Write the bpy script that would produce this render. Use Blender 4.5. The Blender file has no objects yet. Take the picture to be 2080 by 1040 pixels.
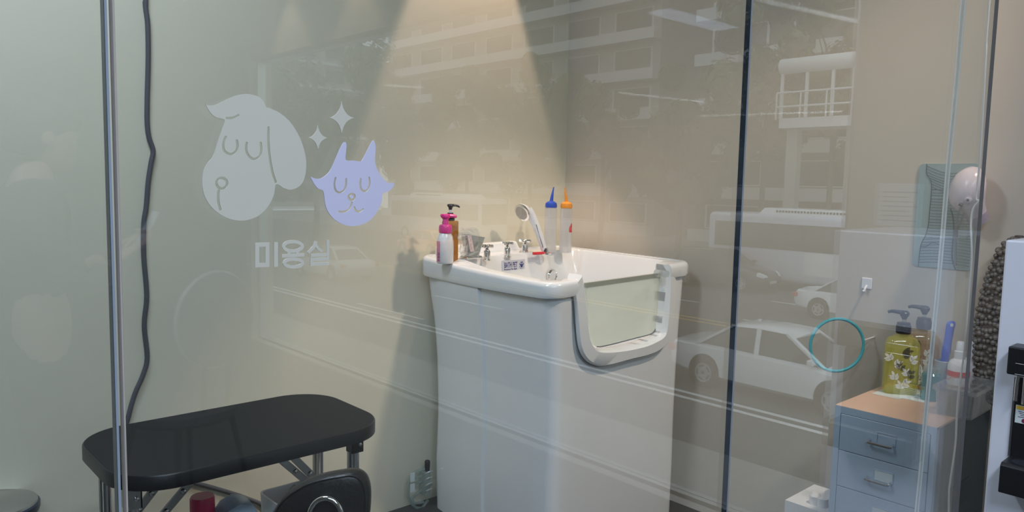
import bpy, bmesh, math, random
from mathutils import Vector, Matrix
random.seed(7)
PI = math.pi
S = bpy.context.scene
COL = S.collection
# ------------------------------------------------------------------ camera
FPX, CAMH = 1550.0, 1.4
PPX, PPY = 1040.0, 520.0
_d = Vector((700 - PPX, 16250.0, FPX)).normalized()          # towards the ground, in camera axes (right, down, forward)
_x = 2740.0
_y = PPY - (_d.x * (_x - PPX) + _d.z * FPX) / _d.y
_r = Vector((_x - PPX, _y - PPY, FPX)).normalized()          # along the glass partition
_u = -_d
_v = _u.cross(_r)
ROT = Matrix((_r, _v, _u))                                   # camera axes -> world
CAM = Vector((0, 0, CAMH))
cd = bpy.data.cameras.new('camera'); cam = bpy.data.objects.new('camera', cd); COL.objects.link(cam)
rt, upv, bk = ROT @ Vector((1, 0, 0)), ROT @ Vector((0, -1, 0)), ROT @ Vector((0, 0, -1))
mw = Matrix.Identity(4)
for i in range(3):
    mw[i][0], mw[i][1], mw[i][2], mw[i][3] = rt[i], upv[i], bk[i], CAM[i]
cam.matrix_world = mw
cd.sensor_width = 36.0; cd.lens = 36.0 * FPX / 2080.0; cd.clip_start = 0.02; cd.clip_end = 400
S.camera = cam
def ray(px, py): return ROT @ Vector((px - PPX, py - PPY, FPX))
def atx(px, py, x): v = ray(px, py); return CAM + v * (x / v.x)
def aty(px, py, y): v = ray(px, py); return CAM + v * (y / v.y)
def atz(px, py, z): v = ray(px, py); return CAM + v * ((z - CAMH) / v.z)
def atd(px, py, d): return CAM + ray(px, py) * (d / FPX)
# main planes of the place
G = 0.50                      # glass partition (plane Y = G), its street reflection lies mirrored behind it
WX, WY, ZC = 2.775, 2.642, 3.1 # right wall, back wall, ceiling
ROAD = -4.4
def mir(v): return Vector((v[0], 2 * G - v[1], v[2]))
# ------------------------------------------------------------------ world, exposure
S.view_settings.view_transform = 'Standard'; S.view_settings.look = 'None'
S.view_settings.exposure = 0.0; S.view_settings.gamma = 1.0; S.view_settings.use_curve_mapping = False
W = bpy.data.worlds.new('sky'); S.world = W; W.use_nodes = True
bg = W.node_tree.nodes['Background']
bg.inputs[0].default_value = (0.82, 0.91, 1.0, 1); bg.inputs[1].default_value = 1.75
# ------------------------------------------------------------------ room lights
def light(kind, name, loc, energy, color, rot=(0, 0, 0), **kw):
    l = bpy.data.lights.new(name, kind); l.energy = energy; l.color = color
    for k, v in kw.items(): setattr(l, k, v)
    o = bpy.data.objects.new(name, l); COL.objects.link(o); o.location = loc; o.rotation_euler = rot
    return o
COOL, WARM = (0.56, 0.69, 0.96), (1.0, 0.72, 0.58)
# cool LED panels on the shop ceiling, added fill panels, warm recessed spots inside the grooming room
light('AREA', 'shop_light', (-0.9, -0.9, ZC - .03), 45, COOL, shape='RECTANGLE', size=1.2, size_y=0.3)
light('AREA', 'shop_light', (-0.9, -3.6, ZC - .03), 50, COOL, shape='RECTANGLE', size=1.2, size_y=0.3)
light('AREA', 'shop_light', (0.4, -0.9, ZC - .03), 34, (0.84, 0.90, 1.0), shape='RECTANGLE', size=1.2, size_y=0.3)  # fill panel added to brighten the tub front and the dispenser
light('AREA', 'room_fill_light', (0.2, 1.75, ZC - .03), 33, (0.72, 0.83, 1.0), shape='RECTANGLE', size=1.0, size_y=0.3)  # cool ambient fill added for the left part of the room
light('SPOT', 'scallop_spot', (2.14, WY - .15, ZC - .02), 125, WARM, spot_size=math.radians(43.5), spot_blend=0.22, shadow_soft_size=0.02)
ts_ = light('SPOT', 'tub_spot', (2.36, 0.15, ZC - .02), 205, (1.0, 0.80, 0.64), spot_size=math.radians(50), spot_blend=0.55, shadow_soft_size=0.10)
ts_.rotation_euler = (Vector((2.25, 1.95, .7)) - ts_.location).to_track_quat('-Z', 'Y').to_euler()
for p in (aty(545, 0, 5.6), aty(760, 0, 4.6)):
    light('SPOT', 'wall_washer', (WX - .22, 2 * G - p.y, ZC - .02), 40, (1.0, 0.8, 0.62), spot_size=math.radians(70), spot_blend=0.5, shadow_soft_size=0.03)
# ------------------------------------------------------------------ materials
def nodes(m):
    m.use_nodes = True; nt = m.node_tree
    return nt, nt.nodes['Principled BSDF']
MATS = {}
def mat(name, col, rough=0.5, metal=0.0, var=0.04, scale=12.0, bump=0.0, spec=0.5, coat=0.0, emit=0.0, sub=0.0):
    if name in MATS: return MATS[name]
    m = bpy.data.materials.new(name); nt, b = nodes(m)
    b.inputs['Roughness'].default_value = rough; b.inputs['Metallic'].default_value = metal
    b.inputs['Specular IOR Level'].default_value = spec; b.inputs['Coat Weight'].default_value = coat
    tc = nt.nodes.new('ShaderNodeTexCoord'); nz = nt.nodes.new('ShaderNodeTexNoise')
    nz.inputs['Scale'].default_value = scale; nz.inputs['Detail'].default_value = 3
    nt.links.new(tc.outputs['Object'], nz.inputs['Vector'])
    rp = nt.nodes.new('ShaderNodeValToRGB')
    c0 = [max(0, c * (1 - var)) for c in col]; c1 = [min(1, c * (1 + var)) for c in col]
    rp.color_ramp.elements[0].position = .3; rp.color_ramp.elements[1].position = .7
    rp.color_ramp.elements[0].color = (*c0, 1); rp.color_ramp.elements[1].color = (*c1, 1)
    nt.links.new(nz.outputs['Fac'], rp.inputs['Fac']); nt.links.new(rp.outputs['Color'], b.inputs['Base Color'])
    if bump:
        bp = nt.nodes.new('ShaderNodeBump'); bp.inputs['Strength'].default_value = bump; bp.inputs['Distance'].default_value = .01
        nt.links.new(nz.outputs['Fac'], bp.inputs['Height']); nt.links.new(bp.outputs['Normal'], b.inputs['Normal'])
    if emit:
        b.inputs['Emission Color'].default_value = (*col, 1); b.inputs['Emission Strength'].default_value = emit
    if sub: b.inputs['Subsurface Weight'].default_value = sub; b.inputs['Subsurface Radius'].default_value = (.01, .008, .006)
    MATS[name] = m
    return m
def sheet_glass(name, tint=(0.97, 0.99, 0.98), r0=0.045, haze=0.0, hazecol=(.8, .85, .85), gloss=(1, 1, 1), rough=0.0):
    """clear sheet: Schlick reflection over straight transmission (+ a little translucent haze)"""
    m = bpy.data.materials.new(name); m.use_nodes = True; nt = m.node_tree; nt.nodes.clear()
    N = nt.nodes.new; L = nt.links.new
    out = N('ShaderNodeOutputMaterial'); geo = N('ShaderNodeNewGeometry')
    dot = N('ShaderNodeVectorMath'); dot.operation = 'DOT_PRODUCT'
    L(geo.outputs['Normal'], dot.inputs[0]); L(geo.outputs['Incoming'], dot.inputs[1])
    ab = N('ShaderNodeMath'); ab.operation = 'ABSOLUTE'; L(dot.outputs['Value'], ab.inputs[0])
    om = N('ShaderNodeMath'); om.operation = 'SUBTRACT'; om.inputs[0].default_value = 1; L(ab.outputs[0], om.inputs[1])
    pw = N('ShaderNodeMath'); pw.operation = 'POWER'; pw.inputs[1].default_value = 5; L(om.outputs[0], pw.inputs[0])
    ma = N('ShaderNodeMath'); ma.operation = 'MULTIPLY_ADD'; ma.inputs[1].default_value = 1 - r0; ma.inputs[2].default_value = r0
    L(pw.outputs[0], ma.inputs[0])
    tr = N('ShaderNodeBsdfTransparent'); tr.inputs[0].default_value = (*tint, 1)
    gl = N('ShaderNodeBsdfGlossy'); gl.inputs['Color'].default_value = (*gloss, 1); gl.inputs['Roughness'].default_value = rough
    base = tr.outputs[0]
    if haze:
        df = N('ShaderNodeBsdfDiffuse'); df.inputs[0].default_value = (*hazecol, 1)
        tl = N('ShaderNodeBsdfTranslucent'); tl.inputs[0].default_value = (*hazecol, 1)
        h = N('ShaderNodeMixShader'); h.inputs[0].default_value = .5; L(df.outputs[0], h.inputs[1]); L(tl.outputs[0], h.inputs[2])
        h2 = N('ShaderNodeMixShader'); h2.inputs[0].default_value = haze; L(tr.outputs[0], h2.inputs[1]); L(h.outputs[0], h2.inputs[2])
        base = h2.outputs[0]
    mx = N('ShaderNodeMixShader'); L(ma.outputs[0], mx.inputs[0]); L(base, mx.inputs[1]); L(gl.outputs[0], mx.inputs[2])
    L(mx.outputs[0], out.inputs[0])
    MATS[name] = m
    return m
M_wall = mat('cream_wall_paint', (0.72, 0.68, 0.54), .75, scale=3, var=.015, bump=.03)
M_shopwall = mat('white_shop_paint', (0.70, 0.70, 0.68), .8, scale=3, var=.02)
M_floor = mat('grey_brown_tile', (0.05, 0.047, 0.044), .5, scale=5, var=.12)
M_ceil = mat('white_ceiling', (0.75, 0.74, 0.70), .85, var=.01)
M_tub = mat('white_acrylic', (0.82, 0.83, 0.83), .18, var=.01, coat=.3)
M_seam = mat('grey_seam', (0.10, 0.12, 0.14), .4)
M_chrome = mat('chrome', (0.80, 0.80, 0.80), .08, 1.0, var=.02)
M_steel = mat('brushed_steel', (0.55, 0.55, 0.55), .28, 1.0, var=.05)
M_black = mat('black_laminate', (0.008, 0.009, 0.011), .55, var=.15, scale=60, spec=.25)
M_blackpl = mat('black_plastic', (0.012, 0.012, 0.014), .35, var=.1)
M_leather = mat('black_vinyl', (0.012, 0.011, 0.011), .38, var=.2, scale=90, bump=.15)
M_cord = mat('grey_cord', (0.10, 0.10, 0.115), .5)
M_whitecord = mat('white_cord', (0.72, 0.72, 0.70), .45)
M_pink = mat('magenta_plastic', (0.72, 0.02, 0.26), .3)
M_pinkcap = mat('red_pink_cap', (0.60, 0.015, 0.10), .35)
M_white = mat('white_plastic', (0.78, 0.78, 0.80), .3, var=.01)
M_pinklabel = mat('pink_label', (0.80, 0.30, 0.42), .4, var=.12, scale=60)
M_ink = mat('dark_ink', (0.03, 0.03, 0.10), .5)
M_navy = mat('navy_ink', (0.025, 0.03, 0.20), .5)
M_blue = mat('blue_plastic', (0.02, 0.08, 0.52), .3)
M_orange = mat('orange_plastic', (0.85, 0.32, 0.03), .3)
M_red = mat('red_print', (0.70, 0.03, 0.04), .4)
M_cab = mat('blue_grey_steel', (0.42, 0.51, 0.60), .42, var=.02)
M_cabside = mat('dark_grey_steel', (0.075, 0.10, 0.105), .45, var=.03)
M_wood = mat('pale_wood_board', (0.68, 0.47, 0.36), .45, var=.06, scale=9)
M_gap = mat('dark_gap', (0.012, 0.016, 0.024), .7)
M_tag = mat('white_card', (0.66, 0.72, 0.70), .6, var=.02)
M_teal = mat('teal_tube', (0.07, 0.42, 0.50), .35)
M_panel = mat('grey_teal_board', (0.30, 0.40, 0.39), .35, var=.03)
M_paneldark = mat('grey_green_board', (0.25, 0.30, 0.25), .4, var=.06)
M_line = mat('charcoal_line', (0.05, 0.075, 0.075), .6)
M_dryer = mat('pale_pink_plastic', (0.68, 0.60, 0.65), .25, var=.02)
M_vinylg = mat('mint_frost_vinyl', (0.64, 0.62, 0.52), .6, var=.01)
M_vinylb = mat('lavender_frost_vinyl', (0.64, 0.64, 0.80), .6, var=.01)
M_sealrub = mat('grey_seal', (0.26, 0.29, 0.33), .3)
M_edge = mat('green_glass_edge', (0.03, 0.15, 0.085), .12, var=.5, scale=3)
M_darkedge = mat('dark_glass_edge', (0.035, 0.045, 0.06), .15, var=.5, scale=3)
M_glass = sheet_glass('partition_glass', (0.965, 0.985, 0.975), .05)
M_win = sheet_glass('street_window_glass', (0.97, 0.985, 0.98), .03)
M_door = sheet_glass('tinted_acrylic', (0.86, 0.92, 0.89), .05, haze=.34, hazecol=(.84, .86, .78))
M_clear = sheet_glass('clear_plastic', (0.90, 0.92, 0.92), .06, haze=.22, hazecol=(.7, .74, .74))
M_clearhose = sheet_glass('clear_hose', (0.80, 0.86, 0.84), .06, haze=.35, hazecol=(.6, .68, .66))
M_frost = sheet_glass('frosted_bottle', (0.92, 0.92, 0.92), .04, haze=.55, hazecol=(.86, .86, .88))
M_amber = sheet_glass('amber_liquid', (0.80, 0.55, 0.12), .06, haze=.45, hazecol=(.75, .42, .03))
M_yellow = sheet_glass('yellow_liquid', (0.97, 0.96, 0.66), .06, haze=.30, hazecol=(.95, .92, .35))
M_peach = sheet_glass('peach_liquid', (0.94, 0.86, 0.72), .06, haze=.30, hazecol=(.85, .68, .48))
M_tealgel = sheet_glass('teal_gel', (0.55, 0.80, 0.80), .06, haze=.5, hazecol=(.18, .50, .52))
M_bubble = mat('bubble_film', (0.15, 0.135, 0.115), .5, var=.3, scale=40)
M_seal = sheet_glass('clear_strip', (0.90, 0.94, 0.94), .06, haze=.30, hazecol=(.8, .86, .86))
M_leafw = mat('white_leaf_print', (0.80, 0.80, 0.72), .5)
M_leafd = mat('olive_leaf_print', (0.12, 0.11, 0.05), .5)
M_disp = mat('white_appliance', (0.72, 0.73, 0.79), .35, var=.01)
M_yell = mat('yellow_print', (0.80, 0.48, 0.05), .5)
# ------------------------------------------------------------------ mesh helpers
class MB:
    def __init__(s): s.v = []; s.f = []; s.mi = []; s.cur = 0
    def add(s, vs, fs):
        o = len(s.v); s.v += [Vector(p) for p in vs]
        for f in fs: s.f.append([i + o for i in f]); s.mi.append(s.cur)
        return s
    def box(s, x0, x1, y0, y1, z0, z1):
        return s.add([(x0, y0, z0), (x1, y0, z0), (x1, y1, z0), (x0, y1, z0), (x0, y0, z1), (x1, y0, z1), (x1, y1, z1), (x0, y1, z1)],
                     [(0, 3, 2, 1), (4, 5, 6, 7), (0, 1, 5, 4), (1, 2, 6, 5), (2, 3, 7, 6), (3, 0, 4, 7)])
    def loft(s, rings, cap0=True, cap1=True, closed=True):
        n = len(rings[0]); vs = [p for r in rings for p in r]; fs = []
        for k in range(len(rings) - 1):
            for i in range(n if closed else n - 1):
                j = (i + 1) % n
                fs.append((k * n + i, k * n + j, (k + 1) * n + j, (k + 1) * n + i))
        if cap0: fs.append(tuple(range(n - 1, -1, -1)))
        if cap1: fs.append(tuple(range((len(rings) - 1) * n, len(rings) * n)))
        return s.add(vs, fs)
    def lathe(s, prof, n=24, c=(0, 0, 0), axis='z', sx=1.0, sy=1.0, ph=0.0):
        rings = []
        for r, h in prof:
            ring = []
            for i in range(n):
                a = 2 * PI * i / n + ph
                u, w = r * math.cos(a) * sx, r * math.sin(a) * sy
                p = {'z': (u, w, h), 'x': (h, u, w), 'y': (w, h, u)}[axis]
                ring.append((p[0] + c[0], p[1] + c[1], p[2] + c[2]))
            rings.append(ring)
        return s.loft(rings)
    def tube(s, pts, r, n=10, closed=False):
        pts = [Vector(p) for p in pts]; m = len(pts); rings = []
        rs = r if isinstance(r, (list, tuple)) else [r] * m
        prev = None
        for i, p in enumerate(pts):
            a = pts[i - 1] if (i > 0 or closed) else p
            b = pts[(i + 1) % m] if (i < m - 1 or closed) else p
            t = (b - a).normalized()
            if prev is None:
                q = Vector((0, 0, 1)) if abs(t.z) < .9 else Vector((1, 0, 0))
                u = t.cross(q).normalized()
            else:
                u = (prev - t * prev.dot(t)).normalized()
            prev = u; w = t.cross(u)
            rings.append([p + (u * math.cos(2 * PI * k / n) + w * math.sin(2 * PI * k / n)) * rs[i] for k in range(n)])
        if closed: rings.append(rings[0]); return s.loft(rings, False, False)
        return s.loft(rings)
    def ribbon(s, a, b, off):
        """strip between polylines a and b, thickened by vector off"""
        off = Vector(off); n = len(a); a = [Vector(p) for p in a]; b = [Vector(p) for p in b]
        ring = lambda i: [a[i], b[i], b[i] + off, a[i] + off]
        return s.loft([ring(i) for i in range(n)])
    def bar(s, a, b, w, t, up=(0, 0, 1)):
        a, b = Vector(a), Vector(b); d = (b - a).normalized(); u = d.cross(Vector(up))
        u = u.normalized() if u.length > 1e-4 else Vector((1, 0, 0)); q = u.cross(d)
        sec = lambda p: [p + u * w / 2 + q * t / 2, p - u * w / 2 + q * t / 2, p - u * w / 2 - q * t / 2, p + u * w / 2 - q * t / 2]
        return s.loft([sec(a), sec(b)])
    def ball(s, c, r, n=12, m=8, sc=(1, 1, 1)):
        prof = [(max(1e-4, r * math.sin(PI * k / m)), -r * math.cos(PI * k / m)) for k in range(m + 1)]
        o = len(s.v); s.lathe(prof, n)
        for i in range(o, len(s.v)):
            q = s.v[i]; s.v[i] = Vector((q.x * sc[0] + c[0], q.y * sc[1] + c[1], q.z * sc[2] + c[2]))
        return s
    def build(s, name, mats, parent=None, loc=None, smooth=False, bevel=0.0, seg=2, sub=0, world=False, angle=40):
        """world=True: vertices are world points, re-expressed about the parent's base"""
        me = bpy.data.meshes.new(name)
        off = parent_loc(parent) if (world and parent) else Vector((0, 0, 0))
        me.from_pydata([p - off for p in s.v], [], s.f)
        mats = mats if isinstance(mats, (list, tuple)) else [mats]
        for m in mats: me.materials.append(m)
        for p, k in zip(me.polygons, s.mi): p.material_index = k
        bm = bmesh.new(); bm.from_mesh(me); bmesh.ops.recalc_face_normals(bm, faces=bm.faces); bm.to_mesh(me); bm.free()
        if smooth:
            me.shade_smooth()
            if angle and not sub: me.set_sharp_from_angle(angle=math.radians(angle))
        o = bpy.data.objects.new(name, me); COL.objects.link(o)
        if parent: o.parent = parent
        if loc is not None: o.location = loc
        if bevel:
            b = o.modifiers.new('bevel', 'BEVEL'); b.width = bevel; b.segments = seg; b.limit_method = 'ANGLE'; b.angle_limit = math.radians(35)
        if sub:
            q = o.modifiers.new('smooth', 'SUBSURF'); q.levels = q.render_levels = sub
        return o
def parent_loc(p):
    v = Vector((0, 0, 0))
    while p: v += p.location; p = p.parent
    return v
def tag(o, label=None, cat=None, group=None, kind=None):
    if label: o['label'] = label
    if cat: o['category'] = cat
    if group: o['group'] = group
    if kind: o['kind'] = kind
    return o
def thing(name, label, cat, loc=(0, 0, 0), rz=0.0, group=None):
    o = bpy.data.objects.new(name, None); COL.objects.link(o); o.empty_display_size = .05
    o.location = loc; o.rotation_euler = (0, 0, rz)
    return tag(o, label, cat, group)
def struct(o): o['kind'] = 'structure'; return o
def dup(root, loc, rz, label, group=None):
    r = root.copy(); COL.objects.link(r); r.location = loc; r.rotation_euler = (0, 0, rz); r['label'] = label
    if group: r['group'] = group
    for ch in list(root.children):
        c = ch.copy(); COL.objects.link(c); c.parent = r
        for g in list(ch.children):
            d = g.copy(); COL.objects.link(d); d.parent = c
    return r
def catmull(P, n=6, closed=False):
    P = [Vector(p) for p in P]; out = []; m = len(P)
    for i in range(m if closed else m - 1):
        g = (lambda k: P[k % m]) if closed else (lambda k: P[min(max(k, 0), m - 1)])
        a, b, c, d = g(i - 1), g(i), g(i + 1), g(i + 2)
        for k in range(n):
            t = k / n
            out.append(.5 * ((2 * b) + (c - a) * t + (2 * a - 5 * b + 4 * c - d) * t * t + (3 * b - a - 3 * c + d) * t ** 3))
    if not closed: out.append(P[-1])
    return out
def rrect(x0, x1, y0, y1, r, n=6, z=0.0):
    out = []
    for cx, cy, a0 in ((x1 - r, y1 - r, 0), (x0 + r, y1 - r, 90), (x0 + r, y0 + r, 180), (x1 - r, y0 + r, 270)):
        for k in range(n + 1):
            a = math.radians(a0 + 90 * k / n); out.append(Vector((cx + r * math.cos(a), cy + r * math.sin(a), z)))
    return out
def flat_fill(name, outlines, m, parent=None, thick=.0006, loc=(0, 0, 0)):
    """flat shape with holes in the XZ plane, built from closed 2-D outlines"""
    c = bpy.data.curves.new(name, 'CURVE'); c.dimensions = '2D'; c.fill_mode = 'BOTH'; c.extrude = thick / 2
    for pts in outlines:
        sp = c.splines.new('POLY'); sp.points.add(len(pts) - 1); sp.use_cyclic_u = True
        for q, p in zip(sp.points, pts): q.co = (p[0], p[1], 0, 1)
    t = bpy.data.objects.new(name, c); COL.objects.link(t)
    bpy.context.view_layer.update()
    me = bpy.data.meshes.new_from_object(t.evaluated_get(bpy.context.evaluated_depsgraph_get()))
    bpy.data.objects.remove(t); bpy.data.curves.remove(c)
    me.transform(Matrix.Rotation(PI / 2, 4, 'X')); me.materials.clear(); me.materials.append(m)
    o = bpy.data.objects.new(name, me); COL.objects.link(o); o.location = loc
    if parent: o.parent = parent
    return o
def text_mesh(txt, size, thick=.0004, narrow=1.0):
    c = bpy.data.curves.new('text', 'FONT'); c.body = txt; c.size = size; c.extrude = thick / 2; c.resolution_u = 3
    c.offset = size * .012
    t = bpy.data.objects.new('text', c); COL.objects.link(t); bpy.context.view_layer.update()
    me = bpy.data.meshes.new_from_object(t.evaluated_get(bpy.context.evaluated_depsgraph_get()))
    bpy.data.objects.remove(t); bpy.data.curves.remove(c); me.transform(Matrix.Diagonal((narrow, 1, 1, 1)))
    return me
def text_obj(name, txt, size, m, parent, basis, loc, narrow=1.0):
    me = text_mesh(txt, size, narrow=narrow); me.transform(basis.to_4x4()); me.materials.clear(); me.materials.append(m)
    o = bpy.data.objects.new(name, me); COL.objects.link(o); o.location = loc; o.parent = parent
    return o
def stroke2(pts, w, n=6):
    """closed outline of a round-ended stroke through 2-D points"""
    P = [Vector((p[0], p[1], 0)) for p in pts]; L, R = [], []
    for i, p in enumerate(P):
        t = (P[min(i + 1, len(P) - 1)] - P[max(i - 1, 0)]).normalized(); q = Vector((-t.y, t.x, 0))
        L.append(p + q * w / 2); R.append(p - q * w / 2)
    def cap(p, frm):
        a0 = math.atan2(frm.y - p.y, frm.x - p.x)
        return [Vector((p.x + w / 2 * math.cos(a0 - PI * k / n), p.y + w / 2 * math.sin(a0 - PI * k / n), 0)) for k in range(1, n)]
    return L + cap(P[-1], L[-1]) + R[::-1] + cap(P[0], R[0])
# basis matrices: columns = text x, text y, normal
B_front = Matrix(((1, 0, 0), (0, 0, -1), (0, 1, 0)))                 # facing -Y
B_left = Matrix(((0, 0, -1), (-1, 0, 0), (0, 1, 0)))                  # facing -X, reading towards -Y
exec_parts = True
# ================================================================== the setting
SX0, SY0 = -8.0, -9.5           # far corner of the shop behind the camera
WY0, WY1, WZ = -5.36, -0.231, 2.385 # street window opening in the right wall
struct(MB().box(SX0, WX, SY0, WY, -.12, 0).build('floor', M_floor))
struct(MB().box(SX0, WX + .2, SY0, WY, ZC, ZC + .1).build('ceiling', M_ceil))
struct(MB().box(SX0, WX + .2, WY, WY + .12, -.12, ZC + .1).build('wall_back', M_wall))
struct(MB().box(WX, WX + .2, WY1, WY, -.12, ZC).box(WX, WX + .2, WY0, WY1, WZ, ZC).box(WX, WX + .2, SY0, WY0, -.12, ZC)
       .build('wall_right', mat('dimmed_wall_paint', (0.56, 0.50, 0.41), .75, scale=3, var=.015, bump=.03)))  # wall paint taken darker here to stand in for dimmer light
struct(MB().box(SX0 - .12, SX0, SY0, WY, -.12, ZC).build('wall_left', M_shopwall))
struct(MB().box(SX0, WX + .2, SY0 - .12, SY0, -.12, ZC).build('wall_front', M_shopwall))
w4 = struct(MB().box(WX + .09, WX + .10, WY0 + .01, WY1 - .01, .02, WZ - .02).build('window_4', M_win))
fr = MB()
for y in (WY0, WY1 - .035): fr.box(WX + .06, WX + .13, y, y + .035, 0, WZ)
fr.box(WX + .06, WX + .13, WY0 + .035, WY1 - .035, 0, .02).box(WX + .06, WX + .13, WY0 + .035, WY1 - .035, WZ - .02, WZ)
struct(fr.build('trim_4', M_steel))
# partition panes: clear faces, dark green polished edges
def pane(n, x0, x1, edge, edge2):
    y0, y1, z0, z1 = G - .0035, G + .0035, .0, ZC
    m = MB(); V = [(x0, y0, z0), (x1, y0, z0), (x1, y1, z0), (x0, y1, z0), (x0, y0, z1), (x1, y0, z1), (x1, y1, z1), (x0, y1, z1)]
    m.add(V, [(0, 1, 5, 4), (2, 3, 7, 6)]); m.cur = 1
    m.add(V, [(3, 0, 4, 7), (0, 3, 2, 1), (4, 5, 6, 7)]); m.cur = 2; m.add(V, [(1, 2, 6, 5)])
    return struct(m.build('window_%d' % n, [M_glass, edge, edge2]))
pane(1, -7.9, .1300, M_edge, M_darkedge); pane(2, .1358, .8313, M_edge, M_darkedge); pane(3, .8347, 1.739, M_darkedge, M_darkedge)
struct(MB().box(.1302, .1316, G - .0042, G + .0038, 0, ZC).build('trim_1', mat('pale_blue_seal', (.30, .36, .42), .35)))
struct(MB().box(.1346, .1356, G - .0040, G + .0038, 0, ZC).build('trim_2', mat('beige_arris_highlight', (.48, .43, .38), .4)))  # beige strip paints in the pinkish highlight along the pane arris
struct(MB().box(.8315, .8345, G - .0038, G + .0038, 0, ZC).build('trim_3', M_sealrub))
# ================================================================== stickers on the glass
GY = G - .00385
def gp(u, v): p = aty(400 + u / 2.3636, 150 + v / 2.3636, GY); return (p.x, p.z)
def glines(P, n=6, closed=True): return [(q.x, q.y) for q in catmull([(*gp(*p), 0) for p in P], n, closed)]
def gstroke(P, w): 
    q = catmull([(*gp(*p), 0) for p in P], 6); k = (gp(1, 0)[0] - gp(0, 0)[0]) / 1.0
    k = abs((gp(0, 0)[1] - gp(0, 100)[1]) / 100) * .82
    return [(a.x, a.y) for a in stroke2(q, w * k * 1.3)]
def gcirc(u, v, r, n=20): return [gp(u + r * math.cos(2 * PI * i / n), v + r * math.sin(2 * PI * i / n)) for i in range(n)]
def rel(outs, b): return [[(x - b[0], z - b[1]) for x, z in o] for o in outs]
dog = [(40, 143), (52, 151), (90, 148), (150, 120), (200, 101), (245, 97), (290, 108), (318, 132), (332, 160), (350, 165), (400, 190), (450, 235),
       (490, 300), (515, 370), (524, 440), (514, 505), (490, 540), (450, 556), (415, 548), (390, 532), (376, 535), (368, 580), (345, 630), (300, 677),
       (240, 702), (180, 702), (120, 680), (70, 640), (38, 590), (25, 530), (30, 470), (50, 430), (77, 395), (100, 325), (131, 232), (118, 216), (85, 206), (58, 178)]
dog_o = [glines(dog), gstroke([(142, 212), (165, 212), (183, 206), (197, 199)], 11),
         gstroke([(137, 303), (126, 335), (130, 368), (160, 385), (186, 371), (194, 345), (190, 321)], 12),
         gstroke([(238, 332), (236, 368), (252, 398), (275, 408), (298, 396), (307, 368), (305, 332)], 12),
         gcirc(118, 525, 32), gcirc(118, 525, 19),
         gstroke([(103, 562), (101, 590), (104, 625), (112, 652)], 12),
         gstroke([(342, 258), (342, 330), (349, 405), (362, 475), (378, 520)], 12)]
b = aty(510, 447, GY)
t = thing('dog_face_decal', 'mint dog face sticker with floppy ear on the glass partition', 'sticker', (b.x, GY, b.z))
flat_fill('face_shape', rel(dog_o, (b.x, b.z)), M_vinylg, t)
cat = [(546, 495), (562, 501), (592, 503), (630, 477), (655, 432), (690, 352), (709, 327), (717, 345), (712, 405), (724, 416), (750, 416), (784, 420), (797, 408),
       (828, 347), (846, 320), (857, 350), (855, 430), (885, 492), (915, 522), (946, 527), (926, 560), (891, 577), (886, 612), (870, 652), (838, 696),
       (795, 722), (742, 731), (690, 718), (645, 685), (618, 637), (606, 565), (580, 550), (560, 525)]
cat_o = [glines(cat), gstroke([(664, 500), (659, 535), (667, 562), (687, 569), (707, 556), (715, 530), (715, 505)], 11),
         gstroke([(785, 505), (783, 540), (793, 559), (809, 562), (822, 550), (828, 525), (825, 498)], 11),
         gcirc(742, 591, 20), gcirc(742, 591, 9),
         gstroke([(742, 618), (737, 638), (720, 656), (700, 662), (682, 660)], 11),
         gstroke([(754, 640), (758, 651), (767, 659), (780, 660), (795, 650)], 11)]
b = aty(714, 458, GY)
t = thing('cat_face_decal', 'lavender cat face sticker with pointed ears on the glass partition', 'sticker', (b.x, GY, b.z))
flat_fill('face_shape', rel(cat_o, (b.x, b.z)), M_vinylb, t)
for (u, v, a, c, lab) in ((694, 211, 56, 74, 'larger upper mint sparkle sticker above the cat face'), (580, 307, 42, 55, 'smaller lower mint sparkle sticker between dog and cat faces')):
    pts = []
    for i in range(48):
        an = 2 * PI * i / 48; cx, sy = math.cos(an), math.sin(an)
        pts.append(gp(u + a * math.copysign(abs(cx) ** 3.5, cx) + 4 * cx, v + c * math.copysign(abs(sy) ** 3.5, sy) + 4 * sy))
    b = gp(u, v + c)
    o = flat_fill('sparkle_decal', rel([pts], b), M_vinylg, None, loc=(b[0], GY, b[1]))
    tag(o, lab, 'sticker', 'sparkle stickers')
def glyph(name, strokes, parent, base, w=20):
    m = MB(); k = w * abs(gp(0, 100)[1] - gp(0, 0)[1]) / 100; n_s = 0
    for P, cl in strokes:
        q = [Vector((*gp(*p), 0)) for p in P]
        if cl: q.append(q[0].copy()); q.append(q[1].copy())
        if cl: q = q[:-2]
        L_, nq = [], len(q); n_s += 1
        for i in range(nq):
            a = q[i - 1] if (cl or i) else q[i]; c_ = q[(i + 1) % nq] if (cl or i < nq - 1) else q[i]
            t1 = (q[i] - a).normalized() if a is not q[i] else (c_ - q[i]).normalized(); t2 = (c_ - q[i]).normalized() if c_ is not q[i] else t1
            tt = (t1 + t2).normalized(); nn = Vector((-tt.y, tt.x, 0)); mt = min(1.6, 1 / max(.3, nn.dot(Vector((-t1.y, t1.x, 0)))))
            p = q[i] + (Vector((0, 0, 0)) if cl else (-t1 * k * .2 if i == 0 else t1 * k * .2 if i == nq - 1 else Vector((0, 0, 0))))
            y0_ = -.0002 - .00004 * n_s
            L_.append([(p.x + sg * nn.x * mt * k / 2 - base[0], yy, p.y + sg * nn.y * mt * k / 2 - base[1]) for sg, yy in ((-1, y0_), (1, y0_), (1, .0003), (-1, .0003))])
        if cl: L_.append(L_[0]); m.loft(L_, False, False)
        else: m.loft(L_)
    return m.build(name, M_vinylg, parent)
b = gp(455, 932)
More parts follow.
